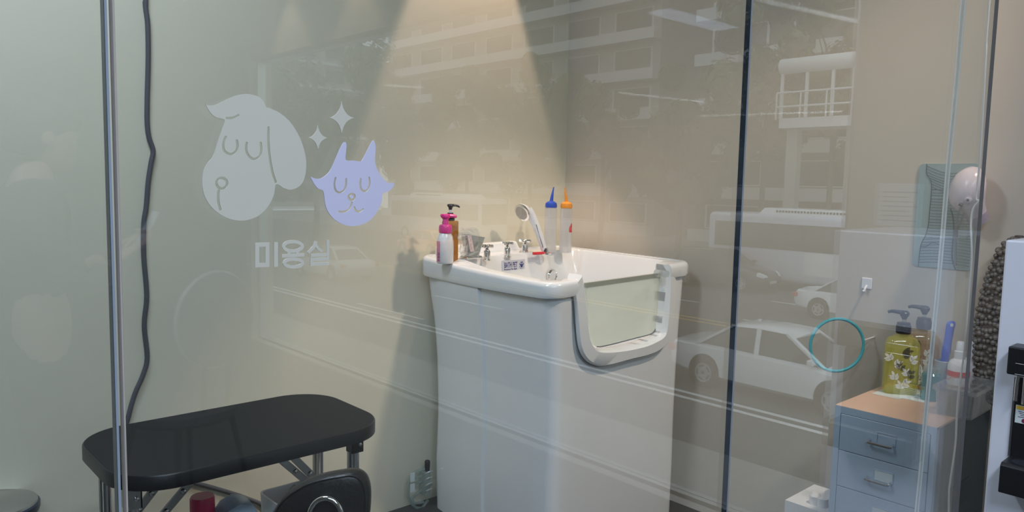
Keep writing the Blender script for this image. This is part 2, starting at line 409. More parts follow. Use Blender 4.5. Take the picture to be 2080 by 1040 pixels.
t = thing('lettering_decal', 'mint Korean lettering reading 미용실 on the glass partition', 'lettering', (b[0], GY, b[1]))
ell = lambda u, v, rx, ry, n=18: [(u + rx * math.cos(2 * PI * i / n), v + ry * math.sin(2 * PI * i / n)) for i in range(n)]
glyph('letter', [([(289, 821), (338, 819), (338, 917), (289, 919)], 1), ([(379, 812), (379, 922)], 0)], t, b, 22)
glyph('letter', [(ell(461, 828, 45, 23), 1), ([(441, 852), (441, 868)], 0), ([(482, 852), (482, 866)], 0), ([(410, 874), (512, 869)], 0), (ell(463, 908, 44, 19), 1)], t, b, 18)
glyph('letter', [([(571, 806), (562, 830), (536, 858)], 0), ([(571, 822), (582, 838), (600, 852)], 0), ([(628, 800), (628, 858)], 0),
                 ([(548, 872), (628, 868), (628, 888), (550, 892), (550, 914), (632, 911)], 0)], t, b, 17)
# ================================================================== pet bath
RX0, RX1, RY0, RY1, RR = 1.87, 2.705, 1.83, 2.62, .065
Uin = [aty(p[0], p[1], 1.82) for p in ((1187, 559), (1190, 585), (1195.6, 655), (1201, 689), (1213, 709), (1233, 713), (1275, 709), (1314, 701), (1334, 692), (1348, 683), (1354, 669), (1360, 614), (1364, 539))]
Uout = [aty(p[0], p[1], 1.82) for p in ((1164, 592), (1171, 606), (1175, 660), (1180, 705), (1192, 730), (1210, 742), (1233, 744), (1279, 732), (1320, 722), (1345, 709), (1363, 683), (1373, 630), (1378, 575))]
Uin = [Vector((p.x, 0, p.z)) for p in Uin]; Uout = [Vector((p.x, 0, p.z)) for p in Uout]
def rimz(x, y):
    s = (x - RX0) / (RX1 - RX0); q = (y - RY0) / (RY1 - RY0); s = min(1, max(0, s)); q = min(1, max(0, q))
    left = 1.055 + .035 * q ** 1.8; right = 1.090 + .010 * q
    return left * (1 - s) + right * s
Uxs = catmull(Uin, 4)
def uz(x):
    best = None
    for a, c in zip(Uxs, Uxs[1:]):
        if a.x <= x <= c.x and c.x > a.x:
            z = a.z + (c.z - a.z) * (x - a.x) / (c.x - a.x); best = z if best is None else min(best, z)
    return best
fx = sorted(set([round(p.x, 4) for p in Uxs]))
YC = atx(985, 760, 1.915).y
def perim(x0, x1, y0, y1, r, crease=0.0):
    """samples, counter-clockwise from the near corner: front, right, back, left"""
    out = []
    def arc(cx, cy, a0):
        for k in range(7):
            a = math.radians(a0 + 15 * k); out.append((cx + r * math.cos(a), cy + r * math.sin(a), None))
    arc(x0 + r, y0 + r, 180)
    out.append((fx[0] - .004, y0, None))
    for x in fx: out.append((x, y0, uz(x)))
    out.append((fx[-1] + .004, y0, None))
    arc(x1 - r, y0 + r, 270)
    for k in (1, 2, 3): out.append((x1, y0 + r + (y1 - y0 - 2 * r) * k / 4, None))
    arc(x1 - r, y1 - r, 0)
    for k in (1, 2, 3): out.append((x1 - r - (x1 - x0 - 2 * r) * k / 4, y1, None))
    arc(x0 + r, y1 - r, 90)
    ys = [y1 - r - (y1 - r - YC) * k / 4 for k in (1, 2, 3)]
    for y in ys: out.append((x0 - crease, y, None))
    out.append((x0 - crease, YC + .004, None)); out.append((x0, YC - .004, None))
    for k in (1, 2, 3): out.append((x0, YC - (YC - y0 - r) * k / 4, None))
    return out
def ptop(p, drop=0.0):
    z = rimz(p[0], p[1]) - drop
    return z if p[2] is None else min(z, p[2])
tub = thing('pet_bath', 'tall white pet bath with a low glazed entry door in the corner', 'bath tub', ((RX0 + RX1) / 2, (RY0 + RY1) / 2, 0))
def inset(z): 
    tb = [(0, .052), (.2, .047), (.45, .052), (.7, .045), (.88, .030), (.98, .014), (1.2, .010)]
    for (a, c), (d, e) in zip(tb, tb[1:]):
        if z <= d: return c + (e - c) * (z - a) / (d - a)
    return .01
ref = perim(RX0, RX1, RY0, RY1, RR)
rings = []
for f in (0.0, .02, .1, .2, .3, .4, .5, .6, .7, .78, .86, .93, 1.0):
    ring = []
    for i, p in enumerate(ref):
        zt = ptop(p, .004); z = zt * f; d = inset(z)
        q = perim(RX0 + d, RX1 - d * .55, RY0 + .008 + d * .30, RY1 - d, max(.03, RR - d * .4), .011)[i]
        ring.append((q[0], q[1], z))
    rings.append(ring)
inn = perim(1.935, 2.635, 1.895, 2.43, .06)
itop = [ptop(p, 0.0) for p in ref]
rings.append([(p[0] * .5 + q[0] * .5, p[1] * .5 + q[1] * .5, z) for p, q, z in zip(ref, inn, itop)])
rings.append([(q[0], q[1], z) for q, z in zip(inn, itop)])
for f, dd in ((.012, .004), (.3, .02), (.75, .035), (.95, .05), (1.0, .09)):
    q2 = perim(1.935 + dd, 2.635 - dd, 1.895 + dd, 2.43 - dd, .06)
    rings.append([(q[0], q[1], z + (.56 - z) * f) for q, z in zip(q2, itop)])
MB().loft(rings).build('shell', M_tub, tub, world=True, smooth=True, angle=50)
# overhanging rim band (all round except across the doorway)
skip = [i for i, p in enumerate(ref) if p[2] is not None]
i0 = skip[-1] + 1; order = [(i0 + k) % len(ref) for k in range(len(ref) - len(skip))]
# shift start/end to frame
rimh = lambda x, y: .054 + .026 * max(0, min(1, (y - RY0) / (RY1 - RY0))) * (1 - max(0, min(1, (x - RX0) / (RX1 - RX0))))
rb = MB(); secs = []
r2 = perim(RX0 + .02, RX1 - .02, RY0 + .02, RY1 - .02, RR - .01); r1 = perim(RX0 - .006, RX1 + .006, RY0 - .006, RY1 + .006, RR)
for i in order:
    a, c = r1[i], r2[i]; z = rimz(a[0], a[1]); h = rimh(a[0], a[1])
    lerp = lambda t_: (a[0] + (c[0] - a[0]) * t_, a[1] + (c[1] - a[1]) * t_)
    m0 = lerp(.12); m1 = lerp(.45)
    secs.append([(c[0], c[1], z - h), (m0[0], m0[1], z - h), (a[0], a[1], z - h + .008), (a[0], a[1], z - .016), (m0[0], m0[1], z - .004), (m1[0], m1[1], z + .002), (c[0], c[1], z + .0015)])
rb.loft(secs).build('rim', M_tub, tub, world=True, smooth=True, angle=50)
sm = MB(); pts = [Vector((r2[i][0], r2[i][1], rimz(r1[i][0], r1[i][1]) - rimh(r1[i][0], r1[i][1]) - .002)) for i in order]
pts = [p + (Vector((p.x, p.y, 0)) - Vector((2.28, 2.22, 0))).normalized() * .006 for p in pts]
sm.tube(pts, .0028, 6)
a, c = catmull(Uin, 4), catmull(Uout, 4)
sm.tube([Vector((p.x, 1.838, p.z)) for p in c], .0040, 6)
sm.build('seam_line', M_seam, tub, world=True, smooth=True)
fm = MB(); secs = []
for n_, (p, q) in enumerate(zip(a, c)):
    q = Vector((q.x, 0, q.z)); dirv = (q - p); e_ = .007 * max(0, 1 - min(n_, len(a) - 1 - n_) / 8)
    A = p; Bp = q
    secs.append([(A.x, 1.895, A.z), (A.x, 1.826 + e_, A.z), (A.x + dirv.x * .12, 1.818 + e_, A.z + dirv.z * .12), (Bp.x - dirv.x * .1, 1.820 + e_, Bp.z - dirv.z * .1), (Bp.x, 1.828 + e_, Bp.z), (Bp.x, 1.865, Bp.z)])
fm.loft(secs).build('door_frame', M_tub, tub, world=True, smooth=True, angle=50)
# glazed pane in the entry
pi = catmull([aty(p[0], p[1], 1.875) for p in ((1189, 577), (1191, 600), (1196, 655), (1202, 690), (1212, 704), (1240, 700), (1290, 687), (1320, 679), (1331, 669), (1338, 643), (1344, 597), (1346, 556))], 3)
pi = [Vector((p.x, 1.875, p.z)) for p in pi]
door = MB().loft([[p for p in pi], [p + Vector((0, .008, 0)) for p in pi]]).build('door_pane', M_door, tub, world=True)
MB().bar(pi[0] + Vector((.002, .002, -.005)), pi[-1] + Vector((-.002, .002, -.004)), .012, .018).build('pane_edge', mat('olive_glass_edge', (.34, .36, .30), .3), door, world=True)
MB().tube([p + Vector((0, -.001, 0)) for p in pi[12:]], .0022, 6).build('pane_gasket', M_seam, door, world=True)
for px, py, y in ((1336, 555, 1.86), (1350, 556, 1.80)):
    q = aty(px, py, y)
    MB().lathe([(.004, -.016), (.013, -.014), (.015, -.004), (.015, .004), (.013, .012), (.004, .014)], 16, q, 'y').build('clear_knob', M_clear, door, world=True, smooth=True)
# splash ledge, taps, spout, drain, name plate
MB().loft([[(1.95, 2.555, 1.085), (1.95, 2.615, 1.085), (1.95, 2.615, 1.128), (1.95, 2.57, 1.128)], [(2.40, 2.555, 1.09), (2.42, 2.615, 1.09), (2.40, 2.615, 1.135), (2.385, 2.57, 1.135)]]).build('splash_ledge', M_tub, tub, world=True, bevel=.008)
DZ = 1.092
def tap(px, py, cap):
    q = atz(px, py, DZ); q = Vector((q.x, q.y, rimz(q.x, q.y) - .002)); m = MB()
    m.lathe([(.019, 0), (.019, .004), (.012, .008)], 18, q)
    m.lathe([(.0115, .006), (.0125, .012), (.0115, .042), (.008, .046), (.008, .056)], 18, q)
    for k in range(6):
        an = k * PI / 3; m.tube([q + Vector((.012 * math.cos(an), .012 * math.sin(an), .010)), q + Vector((.012 * math.cos(an), .012 * math.sin(an), .040))], .0022, 6)
    v = m.build('tap_valve', M_chrome, tub, world=True, smooth=True)
    h = MB(); c = q + Vector((0, 0, .060))
    for an in (.5, .5 + PI / 2):
        dv = Vector((math.cos(an), math.sin(an), 0)) * .027
        h.tube([c - dv, c - dv * .9, c, c + dv * .9, c + dv], [.005, .0078, .0062, .0078, .005], 8)
    h.lathe([(.011, -.005), (.012, .002), (.009, .007), (.002, .008)], 14, c)
    h.build('tap_handle', M_chrome, v, world=True, smooth=True)
tap(989, 522, 0); tap(1030, 518, 0); tap(1066, 514, 0)
q = atz(962, 523, DZ); m = MB()
m.box(q.x - .05, q.x + .03, q.y - .02, q.y + .03, DZ - .004, DZ + .008)
m.loft([[(q.x - .045, q.y - .01, DZ + .005), (q.x + .01, q.y - .02, DZ + .005), (q.x + .015, q.y + .02, DZ + .005), (q.x - .035, q.y + .02, DZ + .005)],
        [(q.x - .06, q.y - .02, DZ + .10), (q.x + .03, q.y - .04, DZ + .085), (q.x + .035, q.y + .015, DZ + .085), (q.x - .055, q.y + .02, DZ + .10)]])
sp = m.build('waterfall_spout', M_chrome, tub, world=True, bevel=.004)
# crinkled clear wrapper still on the spout, with its price sticker
wr = MB(); rings = []
for k, (h, s) in enumerate(((0, .042), (.02, .052), (.045, .046), (.07, .058), (.095, .056), (.118, .035))):
    rings.append([(q.x - .012 - h * .12 + s * (1.05 + .22 * random.uniform(-1, 1)) * math.cos(2 * PI * i / 9 + k * .3), q.y + s * .7 * (1 + .2 * random.uniform(-1, 1)) * math.sin(2 * PI * i / 9 + k * .3), DZ + .004 + h + .006 * random.uniform(-1, 1)) for i in range(9)])
wr.loft(rings).build('plastic_wrap', sheet_glass('crinkled_film', (.93, .94, .94), .16, haze=.10, hazecol=(.85, .86, .86), rough=.02), sp, world=True)
st = MB(); s0 = q + Vector((-.055, -.045, .03)); st.loft([[s0, s0 + Vector((.018, -.004, 0)), s0 + Vector((.018, -.003, .001)), s0 + Vector((0, .001, .001))],
     [s0 + Vector((-.016, 0, .065)), s0 + Vector((.002, -.004, .066)), s0 + Vector((.002, -.003, .066)), s0 + Vector((-.016, .001, .066))]])
st.build('wrap_sticker', mat('pale_pink_card', (.72, .55, .52), .5, var=.25, scale=90), sp, world=True)
q = Vector((2.455, 2.412, .987))
MB().lathe([(.030, 0), (.030, -.010), (.024, -.016), (.022, -.012), (.004, -.013)], 24, q, 'y').build('overflow_cover', M_chrome, tub, world=True, smooth=True)
# name plate on the far inner wall
npl = MB(); L0, L1 = aty(1019, 529, 2.421), aty(1066, 527, 2.421); zb = aty(1040, 552, 2.421).z
npl.box(L0.x, L1.x, 2.4195, 2.4225, zb, L0.z)
plate = npl.build('name_plate', mat('lilac_white_plate', (.66, .66, .72), .35), tub, world=True, bevel=.001); plate['label'] = 'name plate reading BATH PET with a navy paw'
hgt = L0.z - zb; wid = L1.x - L0.x
text_obj('bath_pet_lettering', 'BATH PET', hgt * .62, M_navy, plate, B_front, Vector((L0.x + wid * .10, 2.419, zb + hgt * .38)) - parent_loc(tub), narrow=.60 * wid / (hgt * .62 * 4.75) * 1.0)
text_obj('slogan_lettering', 'Premium Pet Bath', hgt * .19, M_navy, plate, B_front, Vector((L0.x + wid * .10, 2.419, zb + hgt * .17)) - parent_loc(tub), narrow=.62 * wid / (hgt * .19 * 8.2))
pw = MB(); cx, cz = L0.x + wid * .85, zb + hgt * .52; u = hgt * .5
disc = lambda du, dv, a, c, rot=0: pw.add([(cx + u * (du + a * math.cos(2 * PI * i / 14) * math.cos(rot) - c * math.sin(2 * PI * i / 14) * math.sin(rot)), yy, cz + u * (dv + a * math.cos(2 * PI * i / 14) * math.sin(rot) + c * math.sin(2 * PI * i / 14) * math.cos(rot))) for yy in (2.4185, 2.4192) for i in range(14)],
       [tuple(range(14)), tuple(range(27, 13, -1))] + [(i, (i + 1) % 14, 14 + (i + 1) % 14, 14 + i) for i in range(14)])
disc(0, -.12, .26, .32)
for du, dv, rt_ in ((-.36, .12, .5), (-.14, .42, .15), (.14, .42, -.15), (.36, .12, -.5)): disc(du, dv, .09, .18, rt_)
pw.tube([(cx + u * .5 * math.cos(an), 2.4188, cz + u * (.0 + .62 * math.sin(an))) for an in [PI * (1.08 + .84 * k / 12) for k in range(13)]], .0006, 5)
pw.build('paw_mark', M_navy, plate, world=True)
# ------------------------------------------------------------------ things standing on the bath
def bottle_base(px, py, z=DZ, dx=0, dy=0):
    q = atz(px, py, z); return Vector((q.x + dx, q.y + dy, rimz(q.x, q.y) + .0015 if z == DZ else z))
def scale_at(p): return ((p - CAM).dot(ROT @ Vector((0, 0, 1)))) / FPX     # metres per pixel there
# pink-topped foam bottle
B = bottle_base(904, 527); k = scale_at(B)
t = thing('foam_pump_bottle', 'white foam bottle with magenta pump on the bath rim, pink side label', 'bottle', B, math.radians(10))
h = 62 * k; r = 19 * k
body = MB().lathe([(r * .9, 0), (r, .006), (r, h * .55), (r * .98, h * .72), (r * .86, h * .9), (r * .6, h), (r * .55, h + .004)], 28, sy=.8).build('bottle_body', M_white, t, smooth=True)
lb = MB(); n = 8; a0, a1 = math.radians(128), math.radians(192)
prof = lambda z: [((r * 1.012) * math.cos(a0 + (a1 - a0) * i / n), (r * 1.012) * .8 * math.sin(a0 + (a1 - a0) * i / n), z) for i in range(n + 1)]
lb.loft([prof(h * .06), prof(h * .74)], False, False, closed=False); lb.build('label_panel', M_pinklabel, body, smooth=True)
bc = MB(); 
for i in range(6):
    an = math.radians(180); zz = h * .10 + i * h * .05
    bc.add([((r * 1.02) * math.cos(an + j), (r * 1.02) * .8 * math.sin(an + j), zz + w) for w in (0, h * (.018 if i % 2 else .032)) for j in (-.12, .16)], [(0, 1, 3, 2)])
bc.build('barcode', M_ink, body)
cp = MB().lathe([(r * .66, h), (r * .70, h + .004), (r * .70, h + 13 * k), (r * .62, h + 16 * k), (r * .34, h + 18 * k), (r * .30, h + 30 * k)], 22).build('pump_collar', M_pink, t, smooth=True)
m = MB(); zt = h + 31 * k
m.lathe([(r * .34, h + 28 * k), (r * .48, zt), (r * .48, zt + 5 * k), (r * .4, zt + 7 * k)], 18)
m.tube([(0, 0, zt + 3.5 * k), (r * .6, -r * .35, zt + 3.5 * k), (r * 1.05, -r * .6, zt + 2 * k)], [4 * k, 4 * k, 3 * k], 8)
m.tube([(0, 0, zt + 3.5 * k), (-r * .45, r * .28, zt + 4 * k)], [4 * k, 3 * k], 8)
m.build('pump_head', M_pink, t, smooth=True)
# amber pump bottle behind it
B = bottle_base(923, 526, dy=.03); k = scale_at(B)
t = thing('pump_bottle', 'amber shampoo bottle with black pump on the bath rim, behind the magenta pump', 'bottle', B, math.radians(8))
w, h = 16 * k, 84 * k
MB().box(-w, w, -w * .6, w * .6, 0, h).build('bottle_body', M_amber, t, bevel=.006, seg=3)
MB().box(-w * .9, w * .9, -w * .5, w * .5, .004, h * .9).build('shampoo_fill', M_amber, t, bevel=.005)
MB().lathe([(8.5 * k, h), (9 * k, h + 2 * k), (9 * k, h + 12 * k), (6 * k, h + 13 * k), (6 * k, h + 16 * k)], 20).build('pump_collar', M_blackpl, t, smooth=True)
MB().lathe([(3 * k, h + 15 * k), (3 * k, h + 23 * k)], 12).build('pump_stem', M_white, t, smooth=True)
m = MB().lathe([(3.2 * k, h + 22 * k), (4 * k, h + 26 * k), (7 * k, h + 30 * k), (6 * k, h + 33 * k), (1 * k, h + 34 * k)], 14)
m.tube([(0, 0, h + 31 * k), (9 * k, -5 * k, h + 31 * k), (15 * k, -8 * k, h + 29 * k), (17 * k, -9 * k, h + 27 * k)], [3 * k, 2.4 * k, 2 * k, 1.6 * k], 8)
m.build('pump_head', M_blackpl, t, smooth=True)
# squeeze bottles in the far corner
def squeeze(px, py, m, lab, tilt, sticker):
    B = bottle_base(px, py); k = scale_at(B)
    t = thing('squeeze_bottle', lab, 'bottle', B, .3, 'frosted squeeze bottles')
    r, h = 12.5 * k, 90 * k
    body = MB().lathe([(r * .94, 0), (r, .004), (r, h * .93), (r * .95, h * .98), (r * .7, h)], 24).build('bottle_body', M_frost, t, smooth=True)
    c = MB().lathe([(r * .96, h), (r * .98, h + 4 * k), (r * .9, h + 9 * k), (r * .55, h + 12 * k), (r * .3, h + 13 * k)], 22)
    dv = Vector((tilt * .8, -tilt * .7, 0))
    c.tube([Vector((0, 0, h + 11 * k)), dv * 12 * k + Vector((0, 0, h + 30 * k)), dv * 20 * k + Vector((0, 0, h + 41 * k))], [4 * k, 2.2 * k, 1.1 * k], 10)
    c.build('nozzle_cap', m, t, smooth=True)
    if sticker:
        l = MB(); a0, a1 = math.radians(238), math.radians(300); n = 6
        pr = lambda z, s: [((r * 1.01) * math.cos((a0 + a1) / 2 + (a1 - a0) * s * (i / n - .5)), (r * 1.01) * math.sin((a0 + a1) / 2 + (a1 - a0) * s * (i / n - .5)), z) for i in range(n + 1)]
        l.loft([pr(h * .46, .8), pr(h * .48, 1), pr(h * .56, 1), pr(h * .62, .5), pr(h * .67, .1)], False, False, closed=False)
        o = l.build('drop_label', M_red, body, smooth=True); o['label'] = 'red drop shaped label'
        w_ = MB()
        for j, zz in enumerate((.50, .53, .56)):
            w_.add([((r * 1.018) * math.cos(a), (r * 1.018) * math.sin(a), h * zz + dz) for dz in (0, h * .009) for a in (math.radians(258), math.radians(282))], [(0, 1, 3, 2)])
        w_.build('label_text', M_white, body)
squeeze(1117, 512, M_blue, 'frosted squeeze bottle with blue nozzle cap in the bath corner', .22, False)
squeeze(1148, 513, M_orange, 'frosted squeeze bottle with orange nozzle cap in the bath corner', -.22, True)
# hand shower in its holder
B = bottle_base(1107, 515); k = scale_at(B)
t = thing('hand_shower', 'white hand shower with chrome face leaning on the bath rim', 'shower head', B)
rx = Vector((rt.x, rt.y, 0)).normalized(); fw = Vector((-rx.y, rx.x, 0))
P = lambda u, v, w=0: rx * (u * k) + Vector((0, 0, v * k)) + fw * (w * k)
MB().lathe([(13 * k, 0), (13 * k, 2 * k), (7 * k, 5 * k), (6 * k, 12 * k), (4 * k, 13 * k)], 18).build('holder', M_chrome, t, smooth=True)
MB().tube([P(-2, 8), P(-12, 38), P(-22, 62), P(-30, 78), P(-38, 88)], [6.2 * k, 7.6 * k, 8 * k, 9.5 * k, 11 * k], 14).build('handle', M_white, t, smooth=True)
MB().tube([P(-5, 14, -5.5), P(-20, 60, -6.5)], 1.6 * k, 8).build('chrome_strip', M_chrome, t, smooth=True)
hm = MB(); ax = (rx * -.62 + Vector((0, 0, -.42)) - fw * .66).normalized(); c = P(-47, 84)
u1 = ax.cross(Vector((0, 0, 1))).normalized(); w1 = ax.cross(u1)
rg = lambda r_, d: [c + ax * (d * k) + (u1 * math.cos(2 * PI * i / 26) + w1 * math.sin(2 * PI * i / 26)) * r_ * k for i in range(26)]
hm.loft([rg(4, -13), rg(13, -9), rg(18, -2), rg(18.5, 1)]); hm.build('head_shell', M_white, t, smooth=True)
MB().loft([rg(18.6, .5), rg(18.8, 3), rg(15.5, 4.5)]).build('chrome_ring', M_chrome, t, smooth=True)
MB().loft([rg(14.8, 4), rg(14.5, 5.2)]).build('spray_face', mat('grey_spray_plate', (.42, .38, .34), .35, var=.25, scale=400), t, smooth=True)
# red comb lying on the rim
B = bottle_base(1092, 515, dy=-.02)
t = MB().box(-.045, .045, -.008, .008, 0, .012)
for i in range(9): t.box(-.040 + i * .01, -.036 + i * .01, -.02, -.006, .003, .008)
tag(t.build('comb', M_red, None, loc=B, bevel=.002), 'small red plastic comb lying by the taps on the bath rim', 'comb')
# clear hoses with a valve manifold beside the bath
HX = 1.80
def hp(px, py, y=2.585): p = aty(px, py, y); return p
base = hp(868, 1036); t = thing('hose_manifold', 'clear hoses and valve manifold on the floor by the bath', 'hoses', (base.x, 2.585, 0))
m = MB(); a, c = hp(858, 958), hp(878, 990); c.x = min(c.x, 1.906); m.box(a.x, c.x, 2.565, 2.612, c.z - .02, a.z)
mf = m.build('manifold_block', M_clearhose, t, world=True, bevel=.004)
st = MB()
for py in (956, 968, 980, 992):
    q = hp(862, py); st.tube([q + Vector((-.02, -.03, 0)), q + Vector((0, -.034, .006)), q + Vector((.022, -.03, .003))], .0035, 6)
st.build('clamp', M_chrome, mf, world=True, smooth=True)
q = hp(868, 946); MB().lathe([(.010, -.025), (.012, .0), (.012, .02), (.009, .024)], 14, q).build('black_stopper', M_blackpl, mf, world=True, smooth=True)
for pts in (((862, 953), (846, 958), (834, 968), (829, 990), (830, 1012), (842, 1030), (856, 1032)), ((860, 966), (846, 970), (837, 975)), ((860, 977), (848, 981), (838, 984)),
            ((876, 984), (858, 995), (843, 1006), (836, 1014), (842, 1022), (860, 1020)), ((838, 1024), (852, 1036), (866, 1020), (870, 1016))):
    MB().tube(catmull([hp(*p, 2.59) for p in pts], 5), .0065, 8).build('clear_tube', M_clearhose, t, world=True, smooth=True)
for a_ in ((834, 962, 842, 977), (834, 984, 842, 998)):
    u0, u1_ = hp(a_[0], a_[1], 2.575), hp(a_[2], a_[3], 2.575)
    MB().box(u0.x, u1_.x, 2.573, 2.577, u1_.z, u0.z).build('paper_tag', M_tag, t, world=True)
# ================================================================== grooming table
TX0, TX1, TY0, TY1, TZ = .447, 1.128, 1.687, 2.113, .75
t = thing('grooming_table', 'black rounded grooming table on folding chrome legs beside the white bath', 'table', ((TX0 + TX1) / 2, (TY0 + TY1) / 2, 0))
MB().loft([rrect(TX0 + .004, TX1 - .004, TY0 + .004, TY1 - .004, .125, 10, TZ - .005), rrect(TX0 + .004, TX1 - .004, TY0 + .004, TY1 - .004, .125, 10, TZ)]).build('tabletop', M_black, t, world=True)
oi = rrect(TX0, TX1, TY0, TY1, .13, 10); ii = rrect(TX0 + .007, TX1 - .007, TY0 + .007, TY1 - .007, .123, 10)
loop = []
for o_, i_ in zip(oi + oi[:1], ii + ii[:1]):
    loop.append([i_ + Vector((0, 0, TZ - .036)), o_ + Vector((0, 0, TZ - .033)), o_ + Vector((0, 0, TZ - .003)), o_ * .6 + i_ * .4 + Vector((0, 0, TZ + .0005)), i_ + Vector((0, 0, TZ - .001))])
MB().loft(loop, False, False).build('edge_band', M_blackpl, t, world=True, smooth=True)
MB().loft([rrect(TX0 + .006, TX1 - .006, TY0 + .006, TY1 - .006, .123, 10, TZ - .032), rrect(TX0 + .006, TX1 - .006, TY0 + .006, TY1 - .006, .123, 10, TZ - .006)]).build('underside', M_blackpl, t, world=True)
legs = []
for px, py, y in ((722, 900, 1.765), (650, 915, 2.03), (268, 985, 1.765), (216, 955, 2.03)):
    q = aty(px, py, y); x = q.x
    m = MB().tube([(x, y, 0.012), (x, y, TZ - .03)], .0105, 16)
    L_ = m.build('leg', M_chrome, t, world=True, smooth=True); legs.append(L_)
    MB().box(x - .013, x + .013, y + .012, y + .024, TZ - .40, TZ - .034).build('leg_channel', M_steel, L_, world=True, bevel=.002)
    bk_ = MB().box(x - .017, x + .017, y - .013, y - .009, TZ - .085, TZ - .034).box(x - .017, x - .014, y - .013, y + .02, TZ - .085, TZ - .034).box(x + .014, x + .017, y - .013, y + .02, TZ - .085, TZ - .034)
    bk_.build('bracket', M_blackpl if px > 600 else M_steel, L_, world=True)
    MB().lathe([(.006, -.002), (.005, -.006), (.001, -.007)], 12, (x + .005, y - .012, TZ - .062), 'y').build('bolt', M_chrome, L_, world=True, smooth=True)
    MB().lathe([(.015, 0), (.015, .014), (.011, .02)], 14, (x, y, 0)).build('rubber_foot', M_blackpl, L_, world=True, smooth=True)
for a_, b_, y in (((556, 921), (640, 992), 1.86), ((584, 917), (672, 1004), 1.845), ((412, 950), (330, 1046), 1.80), ((338, 962), (276, 1042), 1.80)):
    A, B_ = aty(*a_, y), aty(*b_, y); A.z = min(A.z, TZ - .036)
    o = MB().bar(A, B_, .020, .004, (0, 1, 0)).build('brace', M_steel, t, world=True, bevel=.001)
    for f in (.06, .5, .92): MB().lathe([(.007, -.003), (.005, -.006), (.001, -.007)], 10, A.lerp(B_, f), 'y').build('rivet', M_chrome, o, world=True, smooth=True)
# lower shelf rack of the table, carries the things below
RZ = .235
m = MB()
for y in (1.80, 1.86, 1.92, 1.98, 2.02): m.tube([(.60, y, RZ), (1.12, y, RZ)], .004, 6)
for x in (.60, .86, 1.12): m.tube([(x, 1.78, RZ - .006), (x, 2.04, RZ - .006)], .005, 6)
xa = [l for l in (aty(268, 985, 1.765).x, aty(722, 900, 1.765).x)]
m.tube([(xa[0], 1.765, RZ - .006), (xa[1], 1.765, RZ - .006)], .005, 6).tube([(.60, 1.765, RZ - .006), (.60, 2.04, RZ - .006)], .005, 6)
m.tube([(xa[0], 1.765, RZ - .006), (xa[0] - .0, 2.03, RZ - .006)], .005, 6)
m.build('wire_shelf', M_chrome, t, world=True, smooth=True)
# pink capped bottle and blue packet on the shelf
q = aty(411, 1022, 1.955)
Bz = RZ + .005; t = thing('capped_bottle', 'white bottle with broad red-pink cap below the black grooming table', 'bottle', (q.x, 1.955, Bz))
ztop = aty(411, 1007, 1.955).z - Bz; rr_ = .031
MB().lathe([(.036, 0), (.038, .01), (.038, ztop * .62), (.030, ztop * .76), (.027, ztop - .052)], 24).build('bottle_body', M_pinklabel, t, smooth=True)
MB().lathe([(rr_ * .98, ztop - .055), (rr_ * 1.02, ztop - .05), (rr_ * 1.02, ztop - .045)], 24).build('neck_ring', mat('olive_ring', (.30, .30, .06), .5), t, smooth=True)
MB().lathe([(rr_, ztop - .045), (rr_, ztop - .006), (rr_ * .9, ztop), (.001, ztop)], 28).build('cap', M_pinkcap, t, smooth=True)
q0, q1 = aty(432, 1020, 1.93), aty(524, 1020, 1.93)
t = thing('blue_packet', 'pale blue plastic packet lying under the grooming table beside the pink cap', 'packet', ((q0.x + q1.x) / 2, 1.93, Bz))
hw = (q1.x - q0.x) / 2; zt = aty(470, 1013, 1.93).z - Bz
ring = lambda x, s: [(x, -.05 * s, 0), (x, -.055 * s, zt * .5 * s), (x, -.03 * s, zt * .97 * s), (x, .03 * s, zt * s), (x, .055 * s, zt * .5 * s), (x, .05 * s, 0)]
pk = MB().loft([ring(-hw, .86), ring(-hw * .5, .97), ring(0, 1), ring(hw * .6, .96), ring(hw, .80)]).build('bag', mat('pale_blue_film', (.36, .47, .60), .22, var=.1, scale=30), t, smooth=True, angle=60)
MB().box(-hw * .8, hw * .55, -.056, -.052, zt * .62, zt * .82).build('white_band', M_tag, pk)
text_obj('packet_lettering', 'room', zt * .10, M_ink, pk, B_front, Vector((hw * .1, -.0565, zt * .68)))
q = aty(560, 1008, 1.90); q.x += .07
t = thing('white_tray', 'white plastic tray with curled sheet below the grooming table', 'tray', (q.x, 1.90, Bz))
zt = aty(560, 1003, 1.90).z - Bz
MB().loft([rrect(-.07, .07, -.07, .08, .02, 4, 0), rrect(-.08, .08, -.08, .09, .02, 4, zt - .02), rrect(-.075, .075, -.075, .085, .02, 4, zt - .02), rrect(-.065, .065, -.065, .075, .02, 4, .01)]).build('tray_body', M_white, t)
MB().ribbon([(-.06, -.06, zt - .06), (-.065, -.05, zt - .02), (-.05, -.04, zt + .02), (-.02, -.03, zt + .02)], [(.0, -.08, zt - .06), (-.01, -.07, zt - .02), (-.04, -.05, zt + .035), (-.015, -.045, zt + .015)], (0, .002, 0)).build('curled_sheet', mat('grey_film', (.50, .50, .46), .3), t, smooth=True)
MB().box(-.07, .07, -.083, -.077, zt - .035, zt - .025).build('dark_bar', M_blackpl, t)
